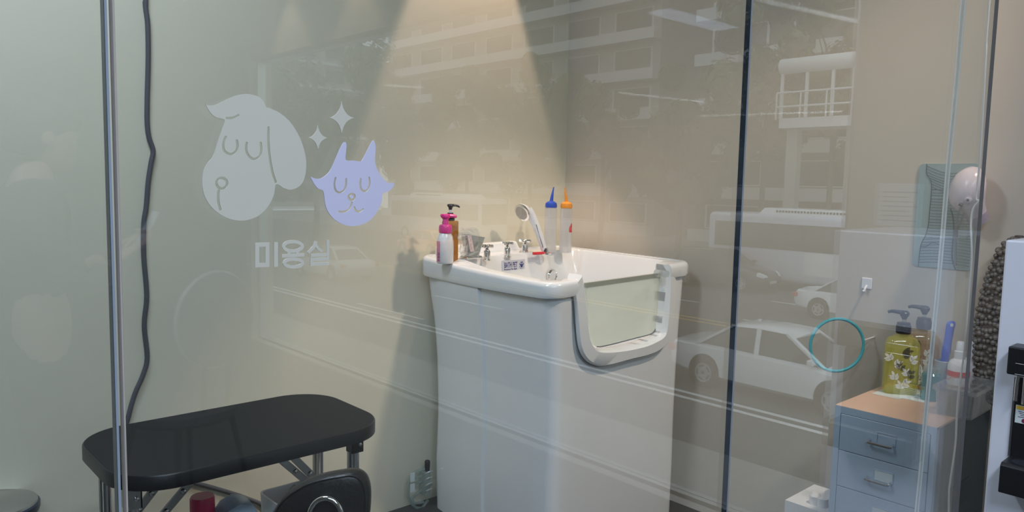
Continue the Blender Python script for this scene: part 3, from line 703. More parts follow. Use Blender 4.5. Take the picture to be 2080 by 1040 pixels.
# grey power cord hanging down the back wall, then along below the table
cy = WY - .008
pts = [aty(p[0], p[1], cy) for p in ((295, -60), (295, 5), (300, 50), (301, 120), (299, 200), (299, 250), (303, 280), (311, 306), (307, 330), (301, 370), (297, 420), (292, 455), (292, 520), (298, 600), (293, 660), (299, 725), (291, 760), (274, 800), (262, 842))]
zz = pts[0].z
pts = [Vector((pts[0].x, cy, ZC - .01))] + pts + [aty(258, 880, cy), aty(300, 930, cy), aty(345, 955, cy), aty(380, 976, cy), aty(430, 990, cy), aty(500, 1012, cy), aty(540, 1035, cy), Vector((aty(560, 1035, cy).x, cy, .012))]
pts = [Vector((p.x, cy, p.z)) for p in pts]
tag(MB().tube(catmull(pts, 5), .0078, 10).build('power_cord', M_cord, None, smooth=True), 'grey power cord hanging wavily down the pale wall to behind the table', 'cord')
# ------------------------------------------------------------------ low black stool in front of the table
dp = 1.60
c = atd(650, 1060, dp); base = Vector((c.x + .06, c.y + .13, 0))
t = thing('swivel_stool', 'black swivel stool with rounded low back and chrome ring handle', 'stool', base)
fwd = Vector((_f.x, _f.y, 0)).normalized() if (_f := ROT @ Vector((0, 0, 1))) else None
side = Vector((fwd.y, -fwd.x, 0))
ol = catmull([(540, 1072), (552, 1040), (572, 1014), (612, 986), (650, 972), (690, 965), (718, 964), (737, 976), (746, 1000), (747, 1035), (742, 1075), (725, 1110), (680, 1128), (620, 1130), (565, 1112)], 4, True) if False else \
     catmull([(540, 1072, 0), (552, 1040, 0), (572, 1014, 0), (612, 986, 0), (650, 972, 0), (690, 965, 0), (718, 964, 0), (737, 976, 0), (746, 1000, 0), (747, 1035, 0), (742, 1075, 0), (725, 1110, 0), (680, 1128, 0), (620, 1130, 0), (565, 1112, 0)], 4, True)
cen = Vector((648, 1045, 0)); 
def bp(p, s, d):
    q = cen + (p - cen) * s; w = atd(q.x, q.y, dp); cv = ((q.x - 648) / 100) ** 2 * .012
    return w + fwd * (d + cv)
rings = [[bp(p, s, d) for p in ol] for s, d in ((.55, -.002), (.84, .0), (.92, .003), (.975, .010), (1.0, .022), (.985, .036), (.93, .044), (.6, .046))]
bkr = MB().loft(rings).build('backrest', M_leather, t, world=True, smooth=True, angle=60)
MB().tube([bp(p, .93, .0025) for p in ol], .0022, 6, True).build('piping', M_leather, bkr, world=True, smooth=True)
hc = Vector((664, 1046, 0))
MB().tube([atd(hc.x + 33 * math.cos(2 * PI * i / 28), hc.y + 39 * math.sin(2 * PI * i / 28), dp) + fwd * (-.012) for i in range(28)], .0058, 10, True).build('ring_handle', M_chrome, t, world=True, smooth=True)
sc = Vector((base.x, base.y, .40))
MB().lathe([(.12, -.03), (.165, -.015), (.175, .012), (.165, .035), (.10, .045), (.002, .046)], 32, sc).build('seat', M_leather, t, world=True, smooth=True)
lowm = bp(Vector((650, 1112, 0)), 1, .045)
MB().tube(catmull([lowm + Vector((0, 0, .06)), lowm + fwd * .03 - Vector((0, 0, .04)), Vector((lowm.x, lowm.y, .40)) + fwd * .03, Vector((sc.x, sc.y, .365))], 5), .010, 8).build('back_strut', M_chrome, t, world=True, smooth=True)
MB().lathe([(.028, .10), (.028, .24), (.018, .25), (.018, .375)], 18, (base.x, base.y, 0)).build('gas_post', M_chrome, t, world=True, smooth=True)
for k in range(5):
    an = 2 * PI * k / 5 + .3; dv = Vector((math.cos(an), math.sin(an), 0))
    l = MB().tube([base + Vector((0, 0, .11)), base + dv * .12 + Vector((0, 0, .095)), base + dv * .22 + Vector((0, 0, .065))], [.02, .016, .012], 8).build('base_leg', M_chrome, t, world=True, smooth=True)
    MB().lathe([(.025, -.009), (.027, 0), (.025, .009)], 16, base + dv * .22 + Vector((0, 0, .028)), 'x').lathe([(.006, .05), (.006, .07)], 8, base + dv * .22).build('caster', M_blackpl, l, world=True, smooth=True)
# round step bin at the far left
q = atd(-14, 1022, 2.2)
t = thing('round_bin', 'round pale bin with a chrome rim at the left wall end', 'bin', (q.x, q.y, 0))
zt = q.z; MB().lathe([(.10, 0), (.108, .02), (.112, zt - .03)], 32).build('bin_body', mat('pale_blue_grey_plastic', (.48, .53, .58), .3), t, smooth=True)
MB().lathe([(.113, zt - .035), (.116, zt - .028), (.116, zt - .012), (.112, zt - .008)], 32).build('dark_rim', mat('dark_blue_band', (.03, .045, .07), .3), t, smooth=True)
MB().lathe([(.112, zt - .012), (.109, zt - .002), (.075, zt + .012), (.002, zt + .016)], 32).build('domed_lid', M_steel, t, smooth=True)
# ================================================================== steel drawer cabinet on the right
KX, KX1, KY0, KY1, KZ = 2.268, 2.745, .716, 1.0025, .75
t = thing('drawer_cabinet', 'blue-grey steel drawer cabinet with pale wood top against the right wall', 'cabinet', ((KX + KX1) / 2, (KY0 + KY1) / 2, 0))
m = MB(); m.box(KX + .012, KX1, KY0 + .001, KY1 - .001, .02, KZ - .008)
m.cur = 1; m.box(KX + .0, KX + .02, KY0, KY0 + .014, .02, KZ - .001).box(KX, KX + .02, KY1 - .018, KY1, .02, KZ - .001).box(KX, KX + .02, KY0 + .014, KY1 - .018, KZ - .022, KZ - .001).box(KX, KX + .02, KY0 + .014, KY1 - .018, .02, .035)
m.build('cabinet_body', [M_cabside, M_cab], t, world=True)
MB().box(KX + .001, KX1, KY0, KY1, KZ - .006, KZ).build('wood_top', M_wood, t, world=True)
dz = .1122; zt = KZ - .0235
for i in range(6):
    z1 = zt - i * dz; z0 = z1 - dz + .0022
    d = MB().box(KX - .002, KX + .012, KY0 + .016, KY1 - .020, max(z0, .036), z1).build('drawer_front', M_cab, t, world=True, bevel=.0012)
    yc0, yc1, hz = .827, .893, zt - .0604 - i * dz
    h = MB().tube([(KX - .001, yc1, hz + .006), (KX - .020, yc1, hz + .001), (KX - .022, yc1 - .006, hz), (KX - .022, yc0 + .006, hz), (KX - .020, yc0, hz + .001), (KX - .001, yc0, hz + .006)], .0036, 8)
    h.build('handle', M_chrome, d, world=True, smooth=True)
    lh = MB()
    for a0, a1, b0, b1 in ((.8725, .8750, hz + .002, hz + .033), (.8203, .8230, hz + .002, hz + .033), (.8230, .8725, hz + .031, hz + .0335)):
        lh.box(KX - .0045, KX - .0015, a0, a1, b0, b1)
    lh.build('label_holder', M_cab, d, world=True)
    if i in (1, 2): MB().box(KX - .0038, KX - .0022, .8226, .8729, hz + .001, hz + .031).build('blank_label', M_tag, d, world=True)
m = MB().box(KX + .15, KX + .31, KY0 - .001, KY0 + .003, .46, .535).build('side_plate', mat('dark_frame_grey', (.045, .065, .068), .35), t, world=True, bevel=.004)
# white papers under the bottles
for (a_, lab, dz_) in (((1785, 812, 1848, 784), 'white paper slip under the front yellow pump bottle', .0004), ((1850, 822, 1885, 788), 'white paper slip beside the yellow pump bottle on the wood top', .0007)):
    p0, p1 = atz(a_[0], a_[1], KZ), atz(a_[2], a_[3], KZ)
    c = (p0 + p1) / 2; hx, hy = .075, .042
    tag(MB().box(-hx, hx, -hy, hy, 0, .0004).build('paper_slip', M_tag, None, loc=(min(c.x, KX1 - .1), c.y, KZ + dz_)), lab, 'paper', 'paper slips on the cabinet')
# pump bottles with leaf print
def leaf_bottle(px, py, liq, lab, dark):
    B = atz(px, py, KZ); B = Vector((min(B.x + (.045 if dark else -.02), 2.685), B.y, KZ + .0012)); k = scale_at(B)
    t = thing('leaf_print_bottle', lab, 'bottle', B, math.radians(-58), 'leaf printed pump bottles')
    w, dpt = 32 * k, 18 * k
    top = B + Vector((0, 0, 0)); h = 118 * k
    sec = lambda s, z: [(p.x, p.y, z) for p in rrect(-w * s, w * s, -dpt * s, dpt * s, dpt * s * .75, 5)]
    body = MB().loft([sec(.93, 0), sec(1, .006), sec(1, h * .80), sec(.96, h * .88), sec(.80, h * .955), sec(.42, h), sec(.36, h + 6 * k)]).build('bottle_body', liq, t, smooth=True, angle=60)
    MB().loft([sec(.90, .005), sec(.95, .010), sec(.95, h * .80)]).build('soap_fill', liq, body, smooth=True)
    lw, ld = MB(), MB(); rnd = random.Random(3 if dark else 5)
    def leaf(m_, u, z, ang, L_):
        for face in (-1,):
            pr = [(0, 0), (.25, .2), (.55, .24), (.8, .14), (1, 0), (.8, -.14), (.55, -.24), (.25, -.2)]
            ca, sa = math.cos(ang), math.sin(ang)
            V = [(u + L_ * (a * ca - c_ * sa), face * (dpt + .0008), z + L_ * (a * sa + c_ * ca)) for a, c_ in pr]
            V2 = [(x, face * (dpt + .0002), z_) for x, y_, z_ in V]
            m_.add(V + V2, [tuple(range(8)), tuple(range(15, 7, -1))] + [(i, (i + 1) % 8, 8 + (i + 1) % 8, 8 + i) for i in range(8)])
    for j in range(11):
        u0 = rnd.uniform(-.68, .45) * w; z0 = h * (.10 + .66 * ((j * .37) % 1)); dm = ld if rnd.random() < .35 else lw; a0 = rnd.uniform(.2, 2.6)
        for q_ in range(5): leaf(dm, u0 + q_ * 1.6 * k * math.cos(a0), z0 + q_ * 2.4 * k * math.sin(a0), a0 + (.9 if q_ % 2 else -.9) * (0 if q_ == 4 else 1), 11.5 * k)
    if lw.v: lw.build('pale_leaf_print', M_leafw, body)
    if ld.v: ld.build('dark_leaf_print', M_leafd, body)
    MB().lathe([(13 * k, h + 4 * k), (14 * k, h + 6 * k), (14 * k, h + 20 * k), (12.5 * k, h + 22 * k), (12.5 * k, h + 26 * k), (6 * k, h + 27 * k)], 24).build('pump_collar', M_blackpl, t, smooth=True)
    MB().lathe([(4 * k, h + 26 * k), (4 * k, h + 35 * k)], 12).build('pump_stem', M_clear, t, smooth=True)
    m = MB().lathe([(4.5 * k, h + 33 * k), (5.5 * k, h + 36 * k), (9 * k, h + 42 * k), (9.5 * k, h + 46 * k), (6 * k, h + 50 * k), (.5 * k, h + 51 * k)], 16)
    m.tube([(0, 0, h + 46 * k), (-14 * k, 2 * k, h + 47 * k), (-24 * k, 3 * k, h + 47.5 * k), (-30 * k, 4 * k, h + 45 * k)], [5 * k, 4 * k, 3.4 * k, 2.8 * k], 10)
    m.build('pump_head', mat('dark_blue_black_plastic', (.025, .032, .05), .25), t, smooth=True)
leaf_bottle(1831, 796, M_yellow, 'yellow soap pump bottle with leaf print, front one on the cabinet', False)
leaf_bottle(1868, 788, M_peach, 'peach-brown soap pump bottle with leaf print, behind the yellow one', True)
# teal jar, cup with blue brush, white sprays, lidded box
def pxbase(px, py, xmax=2.68):
    B = atz(px, py, KZ); f = min(1, xmax / B.x); return Vector((B.x * f, B.y * f if f < 1 else B.y, KZ + .0012))
B = pxbase(1889, 801, 2.56); k = scale_at(B)
t = thing('gel_jar', 'small clear jar of teal gel beside the leaf print bottles', 'jar', B)
MB().lathe([(17 * k, 0), (18 * k, 4 * k), (18 * k, 52 * k), (14 * k, 56 * k)], 22).build('jar_body', M_tealgel, t, smooth=True)
MB().lathe([(15 * k, 55 * k), (15.5 * k, 57 * k), (15.5 * k, 66 * k), (14 * k, 68 * k)], 22).build('jar_lid', M_clear, t, smooth=True)
B = pxbase(1912, 796, 2.62); k = scale_at(B)
t = thing('steel_cup', 'grey cup holding the blue brush on the cabinet top', 'cup', B)
MB().lathe([(14 * k, 0), (15.5 * k, 72 * k), (16.5 * k, 75 * k), (15.5 * k, 76 * k), (14.5 * k, 72 * k), (13 * k, 3 * k)], 24).build('cup_body', mat('grey_cup', (.42, .44, .47), .35), t, smooth=True)
tb = thing('blue_brush', 'bright blue brush handle standing upright in the grey cup', 'brush', B + Vector((0, 0, .006)))
lean = rx * (6 * k)
m = MB(); cpt = lambda v, s: lean * s + Vector((0, 0, v * k))
rgb = lambda v, s, w_, d_: [cpt(v, s) + rx * (w_ * k * math.cos(2 * PI * i / 16)) + fw * (d_ * k * math.sin(2 * PI * i / 16)) for i in range(16)]
m.loft([rgb(4, 0, 8, 8), rgb(60, .3, 8.5, 6), rgb(80, .5, 8, 5), rgb(86, .6, 9.5, 5), rgb(110, .9, 8, 4.5), rgb(130, 1.2, 8.5, 4), rgb(144, 1.5, 9.5, 3.5), rgb(150, 1.6, 8.5, 3), rgb(153, 1.7, 4, 1.5)])
hb = m.build('handle', M_blue, tb, smooth=True)
MB().loft([[cpt(145, 1.5) + fw * (-3.8 * k) + (rx * math.cos(2 * PI * i / 12) + Vector((0, 0, math.sin(2 * PI * i / 12)))) * 3.4 * k for i in range(12)], [cpt(145, 1.5) + fw * (-3.2 * k) + (rx * math.cos(2 * PI * i / 12) + Vector((0, 0, math.sin(2 * PI * i / 12)))) * 3.4 * k for i in range(12)]]).build('hanging_hole', M_tag, hb)
def spray(px, py, xm, lab, red, s=1.0):
    B = pxbase(px, py, xm); k = scale_at(B) * s
    t = thing('spray_bottle', lab, 'bottle', B, .0, 'white spray bottles on the cabinet')
    b = MB().lathe([(19 * k, 0), (20 * k, 4 * k), (20 * k, 74 * k), (17 * k, 84 * k), (9 * k, 90 * k)], 26).build('bottle_body', M_white, t, smooth=True)
    MB().lathe([(10 * k, 89 * k), (10 * k, 104 * k), (8 * k, 106 * k), (7 * k, 122 * k), (5.5 * k, 124 * k)], 20).build('spray_cap', M_white, t, smooth=True)
    if red:
        o = MB().lathe([(20.3 * k, 54 * k), (20.35 * k, 55 * k), (20.35 * k, 64 * k), (20.3 * k, 65 * k)], 26).build('red_band', M_red, b, smooth=True); o['label'] = 'red printed band'
        m = MB(); rnd = random.Random(2)
        for i in range(9):
            a0 = math.radians(205 + rnd.uniform(-4, 4)); a1 = a0 + rnd.uniform(.25, .5); z = (46 - i * 4) * k
            m.add([(20.4 * k * math.cos(a), 20.4 * k * math.sin(a), z + d_) for d_ in (0, 1.2 * k) for a in (a0, a1)], [(0, 1, 3, 2)])
        m.build('small_print', M_ink, b)
spray(1944, 792, 2.60, 'white spray bottle with red band on the cabinet beside the blue brush', True)
spray(1972, 780, 2.675, 'plain white spray bottle behind the one with red band', False, .95)
t = thing('lidded_box', 'clear lidded plastic box at the front right of the cabinet top', 'box', (2.513, .7235, KZ + .001))
Lx, Ly, hh = .106, .053, .080
MB().loft([rrect(-Lx * .92, Lx * .92, -Ly * .88, Ly * .88, .012, 4, 0), rrect(-Lx, Lx, -Ly, Ly, .012, 4, hh), rrect(-Lx + .003, Lx - .003, -Ly + .003, Ly - .003, .010, 4, hh), rrect(-Lx * .90, Lx * .90, -Ly * .84, Ly * .84, .010, 4, .004)]).build('box_body', M_clear, t, smooth=True, angle=50)
lid = MB().loft([rrect(-Lx - .006, Lx + .006, -Ly - .006, Ly + .006, .014, 4, hh - .008), rrect(-Lx - .006, Lx + .006, -Ly - .006, Ly + .006, .014, 4, hh + .004), rrect(-Lx * .86, Lx * .86, -Ly * .8, Ly * .8, .012, 4, hh + .004), rrect(-Lx * .82, Lx * .82, -Ly * .75, Ly * .75, .012, 4, hh + .010)]).build('lid', M_clear, t, smooth=True, angle=50)
m = MB()
for i, xx in enumerate((-.07, -.03, .02, .06)): m.box(xx * .9, xx * .9 + .020, -.031, .027, .006, .054 + .006 * (i % 2))
m.build('contents', mat('dark_contents', (.12, .13, .14), .5, var=.5, scale=30), t, bevel=.003)
# bubble-wrapped parcel standing at the back of the top
bx, by = 2.700, .696
t = thing('bubble_wrap_parcel', 'dark bubble-wrapped parcel standing behind the white dispenser', 'parcel', (bx, by, KZ + .001))
bz = 1.273 - KZ
def psec(z, s, tw): 
    return [(.055 * s * math.cos(a) * (1 + .05 * math.sin(3 * a + z * 9)), .050 * s * math.sin(a) * (1 + .06 * math.cos(2 * a + z * 7)) - tw, z) for a in [2 * PI * i / 24 for i in range(24)]]
lv = [(0, 1.1, 0.0), (.08, 1.2, 0), (.2, 1.25, 0), (.3, 1.15, .002), (.4, .95, .008), (.48, .72, .018), (bz - .02, .45, .026), (bz, .2, .03)]
MB().loft([psec(*l) for l in lv]).build('parcel_core', mat('dark_brown_core', (.085, .07, .055), .6, var=.4, scale=14), t, smooth=True)
m = MB()
rndb = random.Random(9)
for iz in range(30):
    z = .01 + iz * .0185
    if z > bz - .01: break
    for (z0, s0, t0), (z1, s1, t1) in zip(lv, lv[1:]):
        if z0 <= z <= z1: f = (z - z0) / (z1 - z0); s_ = s0 + (s1 - s0) * f; tw = t0 + (t1 - t0) * f
    n = max(6, int(26 * s_))
    for i in range(n):
        a = 2 * PI * (i + .5 * (iz % 2)) / n
        x = .055 * s_ * math.cos(a) * (1 + .05 * math.sin(3 * a + z * 9)); y = .050 * s_ * math.sin(a) * (1 + .06 * math.cos(2 * a + z * 7)) - tw
        j_ = rndb.uniform(.0062, .0098); m.ball((x + rndb.uniform(-.003, .003), y + rndb.uniform(-.003, .003), z + rndb.uniform(-.005, .005)), j_, 7, 4)
m.build('bubbles', M_bubble, t, smooth=True)
# small bottles on the floor beside the cabinet: a low crate carries them
fl = atx(1655, 1026, 2.55)
t = thing('white_capped_bottle', 'small white bottle with round cap on the floor crate beside the cabinet', 'bottle', (2.55, fl.y, .30))
zc = fl.z - .30; MB().lathe([(.018, 0), (.019, .005), (.019, max(.03, zc - .05)), (.010, max(.04, zc - .035))], 18).build('bottle_body', M_white, t, smooth=True)
MB().lathe([(.010, zc - .037), (.0105, zc - .008), (.007, zc), (.001, zc + .001)], 16).build('cap', M_white, t, smooth=True)
f2 = atx(1670, 1032, 2.55)
t = thing('black_capped_bottle', 'small bottle with a black cap beside the cabinet, next to the white-capped one', 'bottle', (2.55, f2.y - .0, .30))
zc = f2.z - .30; MB().lathe([(.018, 0), (.019, .005), (.019, max(.03, zc - .03))], 18).build('bottle_body', M_white, t, smooth=True)
MB().lathe([(.0195, zc - .032), (.0195, zc - .004), (.017, zc), (.001, zc + .001)], 18).build('cap', M_blackpl, t, smooth=True)
t = thing('step_crate', 'low pale crate on the floor left of the drawer cabinet', 'crate', (2.60, fl.y + .0, 0))
MB().box(-.10, .12, -.075, .085, .28, .30).box(-.10, -.09, -.075, .085, 0, .28).box(.11, .12, -.075, .085, 0, .28).box(-.09, .11, .075, .085, 0, .28).build('crate_body', M_white, t)
q = atx(1685, 1003, 2.70)
t = tag(MB().lathe([(.004, -.006), (.052, -.004), (.058, .0), (.055, .004), (.004, .003)], 28, axis='y').build('round_dish', mat('pale_green_white', (.70, .74, .66), .3), None, loc=(2.69, q.y - .035, .358), smooth=True), 'pale round dish on edge just behind the cabinet front corner', 'dish')
# ================================================================== right wall: hook, board, dryer, cords
def on_wall(px, py, d=0): return atx(px, py, WX - d)
q = on_wall(1761, 580, .0)
t = thing('wall_hook', 'small white adhesive hook on the cream right wall', 'hook', (WX, q.y, q.z))
MB().box(-.005, 0, -.018, .018, -.012, .028).build('back_plate', M_white, t, bevel=.003)
MB().tube([(-.004, 0, .0), (-.018, 0, -.012), (-.020, 0, -.022), (-.026, 0, -.016)], .004, 8).build('prong', M_white, t, smooth=True)
# teal hoop held out from the wall on its own peg
c = atx(1700, 701, WX - .16); 
t = thing('teal_hoop', 'thin teal plastic hoop standing out from the cream wall, left of the pump bottles', 'hoop', c)
k = scale_at(c); R_ = 54 * k
MB().tube([rx * (R_ * math.cos(2 * PI * i / 48)) + Vector((0, 0, R_ * math.sin(2 * PI * i / 48))) for i in range(48)], 3.2 * k, 8, True).build('hoop_ring', M_teal, t, smooth=True)
e = rx * (R_ * math.cos(.2)) + Vector((0, 0, R_ * math.sin(.2)))
MB().tube([e, Vector((WX - c.x, e.y + .002, e.z))], 1.6 * k, 8).build('wall_peg', M_white, t, smooth=True)
# patterned board
pa, pb = on_wall(1871, 334), on_wall(1991, 337); pc_, pd = on_wall(1853, 537), on_wall(1975, 547)
y1, y0 = (pa.y + pc_.y) / 2, (pb.y + pd.y) / 2; z1, z0 = pa.z + .002, pc_.z - .004
t = thing('patterned_board', 'grey-teal board with dark contour lines on the right wall', 'board', (WX, (y0 + y1) / 2, z0))
H_, W_ = z1 - z0, y1 - y0
MB().loft([[(0, p.x, p.y) for p in rrect(-W_ / 2, W_ / 2, 0, H_, .014, 5)], [(-.006, p.x, p.y) for p in rrect(-W_ / 2, W_ / 2, 0, H_, .014, 5)]]).build('board_panel', M_panel, t)
U = lambda u, v: Vector((-.0068, W_ / 2 - u * W_, H_ * (1 - v)))                     # u: 0..1 towards the camera, v: 0..1 downwards
Lc = [(.13, 0), (.135, .09), (.19, .14), (.235, .20), (.24, .30), (.235, .45), (.23, .58), (.20, .68), (.13, .78), (.11, .90), (.105, 1.0)]
L2 = [(.58, .42), (.63, .50), (.66, .60), (.665, .72), (.665, .86), (.70, .95), (.74, 1.0)]
ln = MB()
ln.tube(catmull([U(*p) for p in Lc], 4), .0013, 5).tube(catmull([U(*p) for p in L2], 4), .0022, 5)
ln.tube(catmull([U(.11, .80), U(.22, .80), U(.30, .765), U(.40, .765), U(.52, .80)], 4), .0011, 5)
lc = lambda v: next((a[0] + (b_[0] - a[0]) * (v - a[1]) / max(1e-6, b_[1] - a[1]) for a, b_ in zip(Lc, Lc[1:]) if a[1] <= v <= b_[1]), .11)
rnd = random.Random(4)
for i in range(34):
    v = .02 + i * .0285; dl = (.07 - v * .14) * max(0, 1 - v / .28) if v < .28 else 0
    u0 = lc(v); P_ = []
    for s in range(7):
        f = s / 6; u = u0 + (.96 - u0) * f; bump = .06 * math.sin(PI * f) * (1 if v < .22 else -.25 if v > .72 else .05)
        P_.append(U(u, min(.985, max(.012, v + bump + dl * f * .4 + rnd.uniform(-.002, .002)))))
    ln.tube(catmull(P_, 3), .0008, 4)
ln.build('contour_lines', M_line, t)
pt = MB().add([U(*p) + Vector((.0006, 0, 0)) for p in ((.66, .62), (.70, .55), (.80, .52), (.90, .60), (.90, 1 - .02), (.75, .99), (.665, .86))] + [U(*p) + Vector((-.0001, 0, 0)) for p in ((.66, .62), (.70, .55), (.80, .52), (.90, .60), (.90, .98), (.75, .99), (.665, .86))],
      [tuple(range(7)), tuple(range(13, 6, -1))] + [(i, (i + 1) % 7, 7 + (i + 1) % 7, 7 + i) for i in range(7)])
pt.build('olive_patch', M_paneldark, t)
# pink dryer hanging in front of the board
c = atx(1962, 388, WX - .085); k = scale_at(c)
t = thing('hair_dryer', 'pale pink rounded dryer hanging in front of the contour-line board', 'hair dryer', c)
m = MB(); P3 = lambda u, v, w=0: rx * (u * k) + Vector((0, 0, -v * k)) + fw * (w * k)
ax = (rx * .55 + Vector((0, 0, -.72))).normalized(); u1 = ax.cross(fw).normalized(); w1 = ax.cross(u1)
rg = lambda cpos, r_, a_=1.0: [cpos + (u1 * math.cos(2 * PI * i / 24) + w1 * math.sin(2 * PI * i / 24) * a_) * r_ * k for i in range(24)]
m.loft([rg(P3(-8, -42), 4), rg(P3(-6, -39), 18), rg(P3(-3, -30), 30), rg(P3(0, -14), 37), rg(P3(4, 4), 37), rg(P3(10, 20), 31), rg(P3(18, 34), 23), rg(P3(28, 50), 18)])
m.build('dryer_body', M_dryer, t, smooth=True)
MB().loft([rg(P3(26, 46), 20), rg(P3(34, 62), 19), rg(P3(33, 60), 15)]).build('nozzle', mat('mauve_grey', (.38, .33, .38), .3), t, smooth=True)
sp_ = P3(-12, 18, -31)
MB().lathe([(.010, .004), (.010, -.004), (.005, -.006)], 14, sp_, 'x').build('round_switch', mat('lilac_grey', (.5, .46, .52), .3), t, smooth=True)
MB().lathe([(.0045, -.004), (.004, -.008), (.001, -.009)], 12, sp_, 'x').build('switch_centre', M_gap, t, smooth=True)
MB().tube([P3(-25, 26, -22), P3(-19, 29, -25)], .005, 8).build('black_tab', M_blackpl, t, smooth=True)
MB().tube(catmull([P3(-16, 28, -18), P3(-15, 45, -5), P3(-9, 62, 8), P3(-4, 70, 10), P3(-1, 68, 10), P3(-2, 50, 0), P3(-6, 30, -10)], 5), 2.0 * k, 8).build('hanging_loop', mat('mid_grey_rubber', (.20, .21, .22), .4), t, smooth=True)
MB().tube([P3(0, 0, 20), Vector((WX - .0065 - c.x, .0, -.0))], .012, 10).build('wall_bracket', M_white, t, smooth=True)
MB().tube(catmull([P3(-3, 72, 12), P3(-4, 90, 18), P3(1, 120, 22), P3(4, 155, 24)], 5), 3.0 * k, 8).build('grey_tail', mat('dark_grey_rubber', (.13, .145, .14), .4), t, smooth=True)
MB().box(-.004, .004, -.004, .004, -.012, .012).build('tail_clip', M_blackpl, t, loc=P3(-6, 88, 12))
# white cords hanging in front of the wall, down to the floor
def cord(pts, x, r, lab):
    P_ = [atx(p[0], p[1], x) for p in pts]; P_ = [Vector((P_[0].x, P_[0].y - .004, ZC - .004))] + P_ + [Vector((x, P_[-1].y - .03, .0 + r + .001))]
    tag(MB().tube(catmull(P_, 5), r, 8).build('appliance_cord', M_whitecord, None, smooth=True), lab, 'cord', 'white cords by the right wall')
cord(((2010, 0), (2004, 90), (1998, 200), (1990, 330), (1983, 400), (1988, 408), (1976, 425), (1972, 460), (1974, 520), (1968, 600), (1960, 700), (1945, 820), (1941, 900), (1930, 980), (1927, 1040)), 2.235, .0024, 'white cord hanging nearest the glass edge, past the dryer')
# clear strip door seal hanging just inside the glass
P_ = [aty(p[0], p[1], (G + .06)) for p in ((1957, 0), (1940, 200), (1927, 330), (1911, 520), (1890, 740), (1876, 890), (1862, 1040))]
P_ = [Vector((P_[0].x + .02, (G + .06), ZC - .002))] + P_ + [Vector((P_[-1].x - .07, (G + .06), .004))]
pp = catmull(P_, 4)
t = thing('clear_strip', 'clear plastic strip with two pale edges hanging in front of the cabinet', 'strip', (pp[-1].x, (G + .06), 0))
wd = lambda p: .0085 + .006 * max(0, (p.z - 1.2))
MB().ribbon([p - Vector((wd(p), 0, 0)) for p in pp], [p + Vector((wd(p), 0, 0)) for p in pp], (0, .0008, 0)).build('strip_film', M_seal, t, world=True)
for s in (-1, 1): MB().tube([p + Vector((s * wd(p), 0, 0)) for p in pp], .0016, 6).build('strip_edge', M_whitecord, t, world=True, smooth=True)
# ================================================================== water dispenser at the right edge
DX, DY1, DY0 = 1.75, .4545, .205
zt = atx(2043, 487, DX).z
t = thing('water_dispenser', 'white standing water dispenser with black tap bay at the right edge', 'water dispenser', (DX + .17, (DY0 + DY1) / 2, 0))
MB().box(DX, DX + .34, DY0, DY1, .015, zt).box(DX + .02, DX + .32, DY0 + .02, DY1 - .02, 0, .016).build('housing', M_disp, t, world=True, bevel=.004)
D_ = lambda px, py, d=0: atx(px, py, DX - d)
ya = D_(2062, 800).y; yb = DY0 + .03
bay = MB().box(DX - .003, DX + .004, yb, ya, D_(2050, 960).z, D_(2062, 765).z).build('tap_bay', M_blackpl, t, world=True)
MB().box(DX - .005, DX - .002, ya - .001, ya + .0025, D_(2050, 925).z, D_(2062, 765).z).build('bay_trim', M_steel, bay, world=True)
dd = .050
a1_, a2_ = D_(2048, 703, dd), D_(2046, 760, dd)
hd = MB().box(DX - dd, DX + .002, yb, a1_.y, a2_.z, a1_.z).build('tap_head', M_blackpl, t, world=True, bevel=.003)
b1_, b2_ = D_(2063, 738, dd + .0004), D_(2063, 760, dd + .0004)
MB().tube([Vector((DX - dd - .0004, y_, z_)) for y_, z_ in ((b1_.y, b2_.z), (b1_.y, b1_.z), (b1_.y - .05, b1_.z), (b1_.y - .05, b2_.z))], .0008, 6, True).build('panel_outline', M_steel, hd, world=True)
n0 = D_(2070, 765, dd * .5)
MB().tube([Vector((DX - .03, n0.y, a2_.z + .002)), Vector((DX - .028, n0.y + .002, a2_.z - .02)), Vector((DX - .024, n0.y + .003, a2_.z - .055))], .0035, 10).build('spout', M_chrome, t, world=True, smooth=True)
MB().tube([Vector((DX - .02, n0.y - .012, a2_.z + .002)), Vector((DX - .02, n0.y - .012, a2_.z - .06))], .006, 10).build('lever', M_steel, t, world=True, smooth=True)
MB().box(DX - .02, DX, yb + .01, n0.y - .014, a2_.z - .055, a2_.z + .001).build('nozzle_block', M_blackpl, t, world=True, bevel=.002)
e1, e2 = D_(2064, 822, .004), D_(2064, 858, .004)
st = MB().box(DX - .0045, DX - .003, e1.y - .05, e1.y, e2.z, e1.z).build('warning_label', M_tag, t, world=True); st['label'] = 'white warning label with yellow header'
MB().box(DX - .0050, DX - .0044, e1.y - .049, e1.y - .001, e1.z - .008, e1.z - .0008).build('label_header', M_yell, st, world=True)
m = MB()
for i in range(4): m.box(DX - .0048, DX - .0044, e1.y - .040, e1.y - .005 - .002 * (i % 3), e1.z - .013 - i * .0035, e1.z - .0118 - i * .0035)
m.build('label_text', M_ink, st, world=True)
m = MB().lathe([(.0045, -.0052), (.0045, -.0044)], 16, (DX, e1.y - .016, e2.z + .006), 'x'); m.build('label_mark', mat('dark_red_ink', (.16, .02, .06), .5), st, world=True)
dt = .065
c1, c2 = D_(2045, 926, dt), D_(2040, 935, dt)
g1, g2 = D_(2031, 945, dt), D_(2029, 1000, dt)
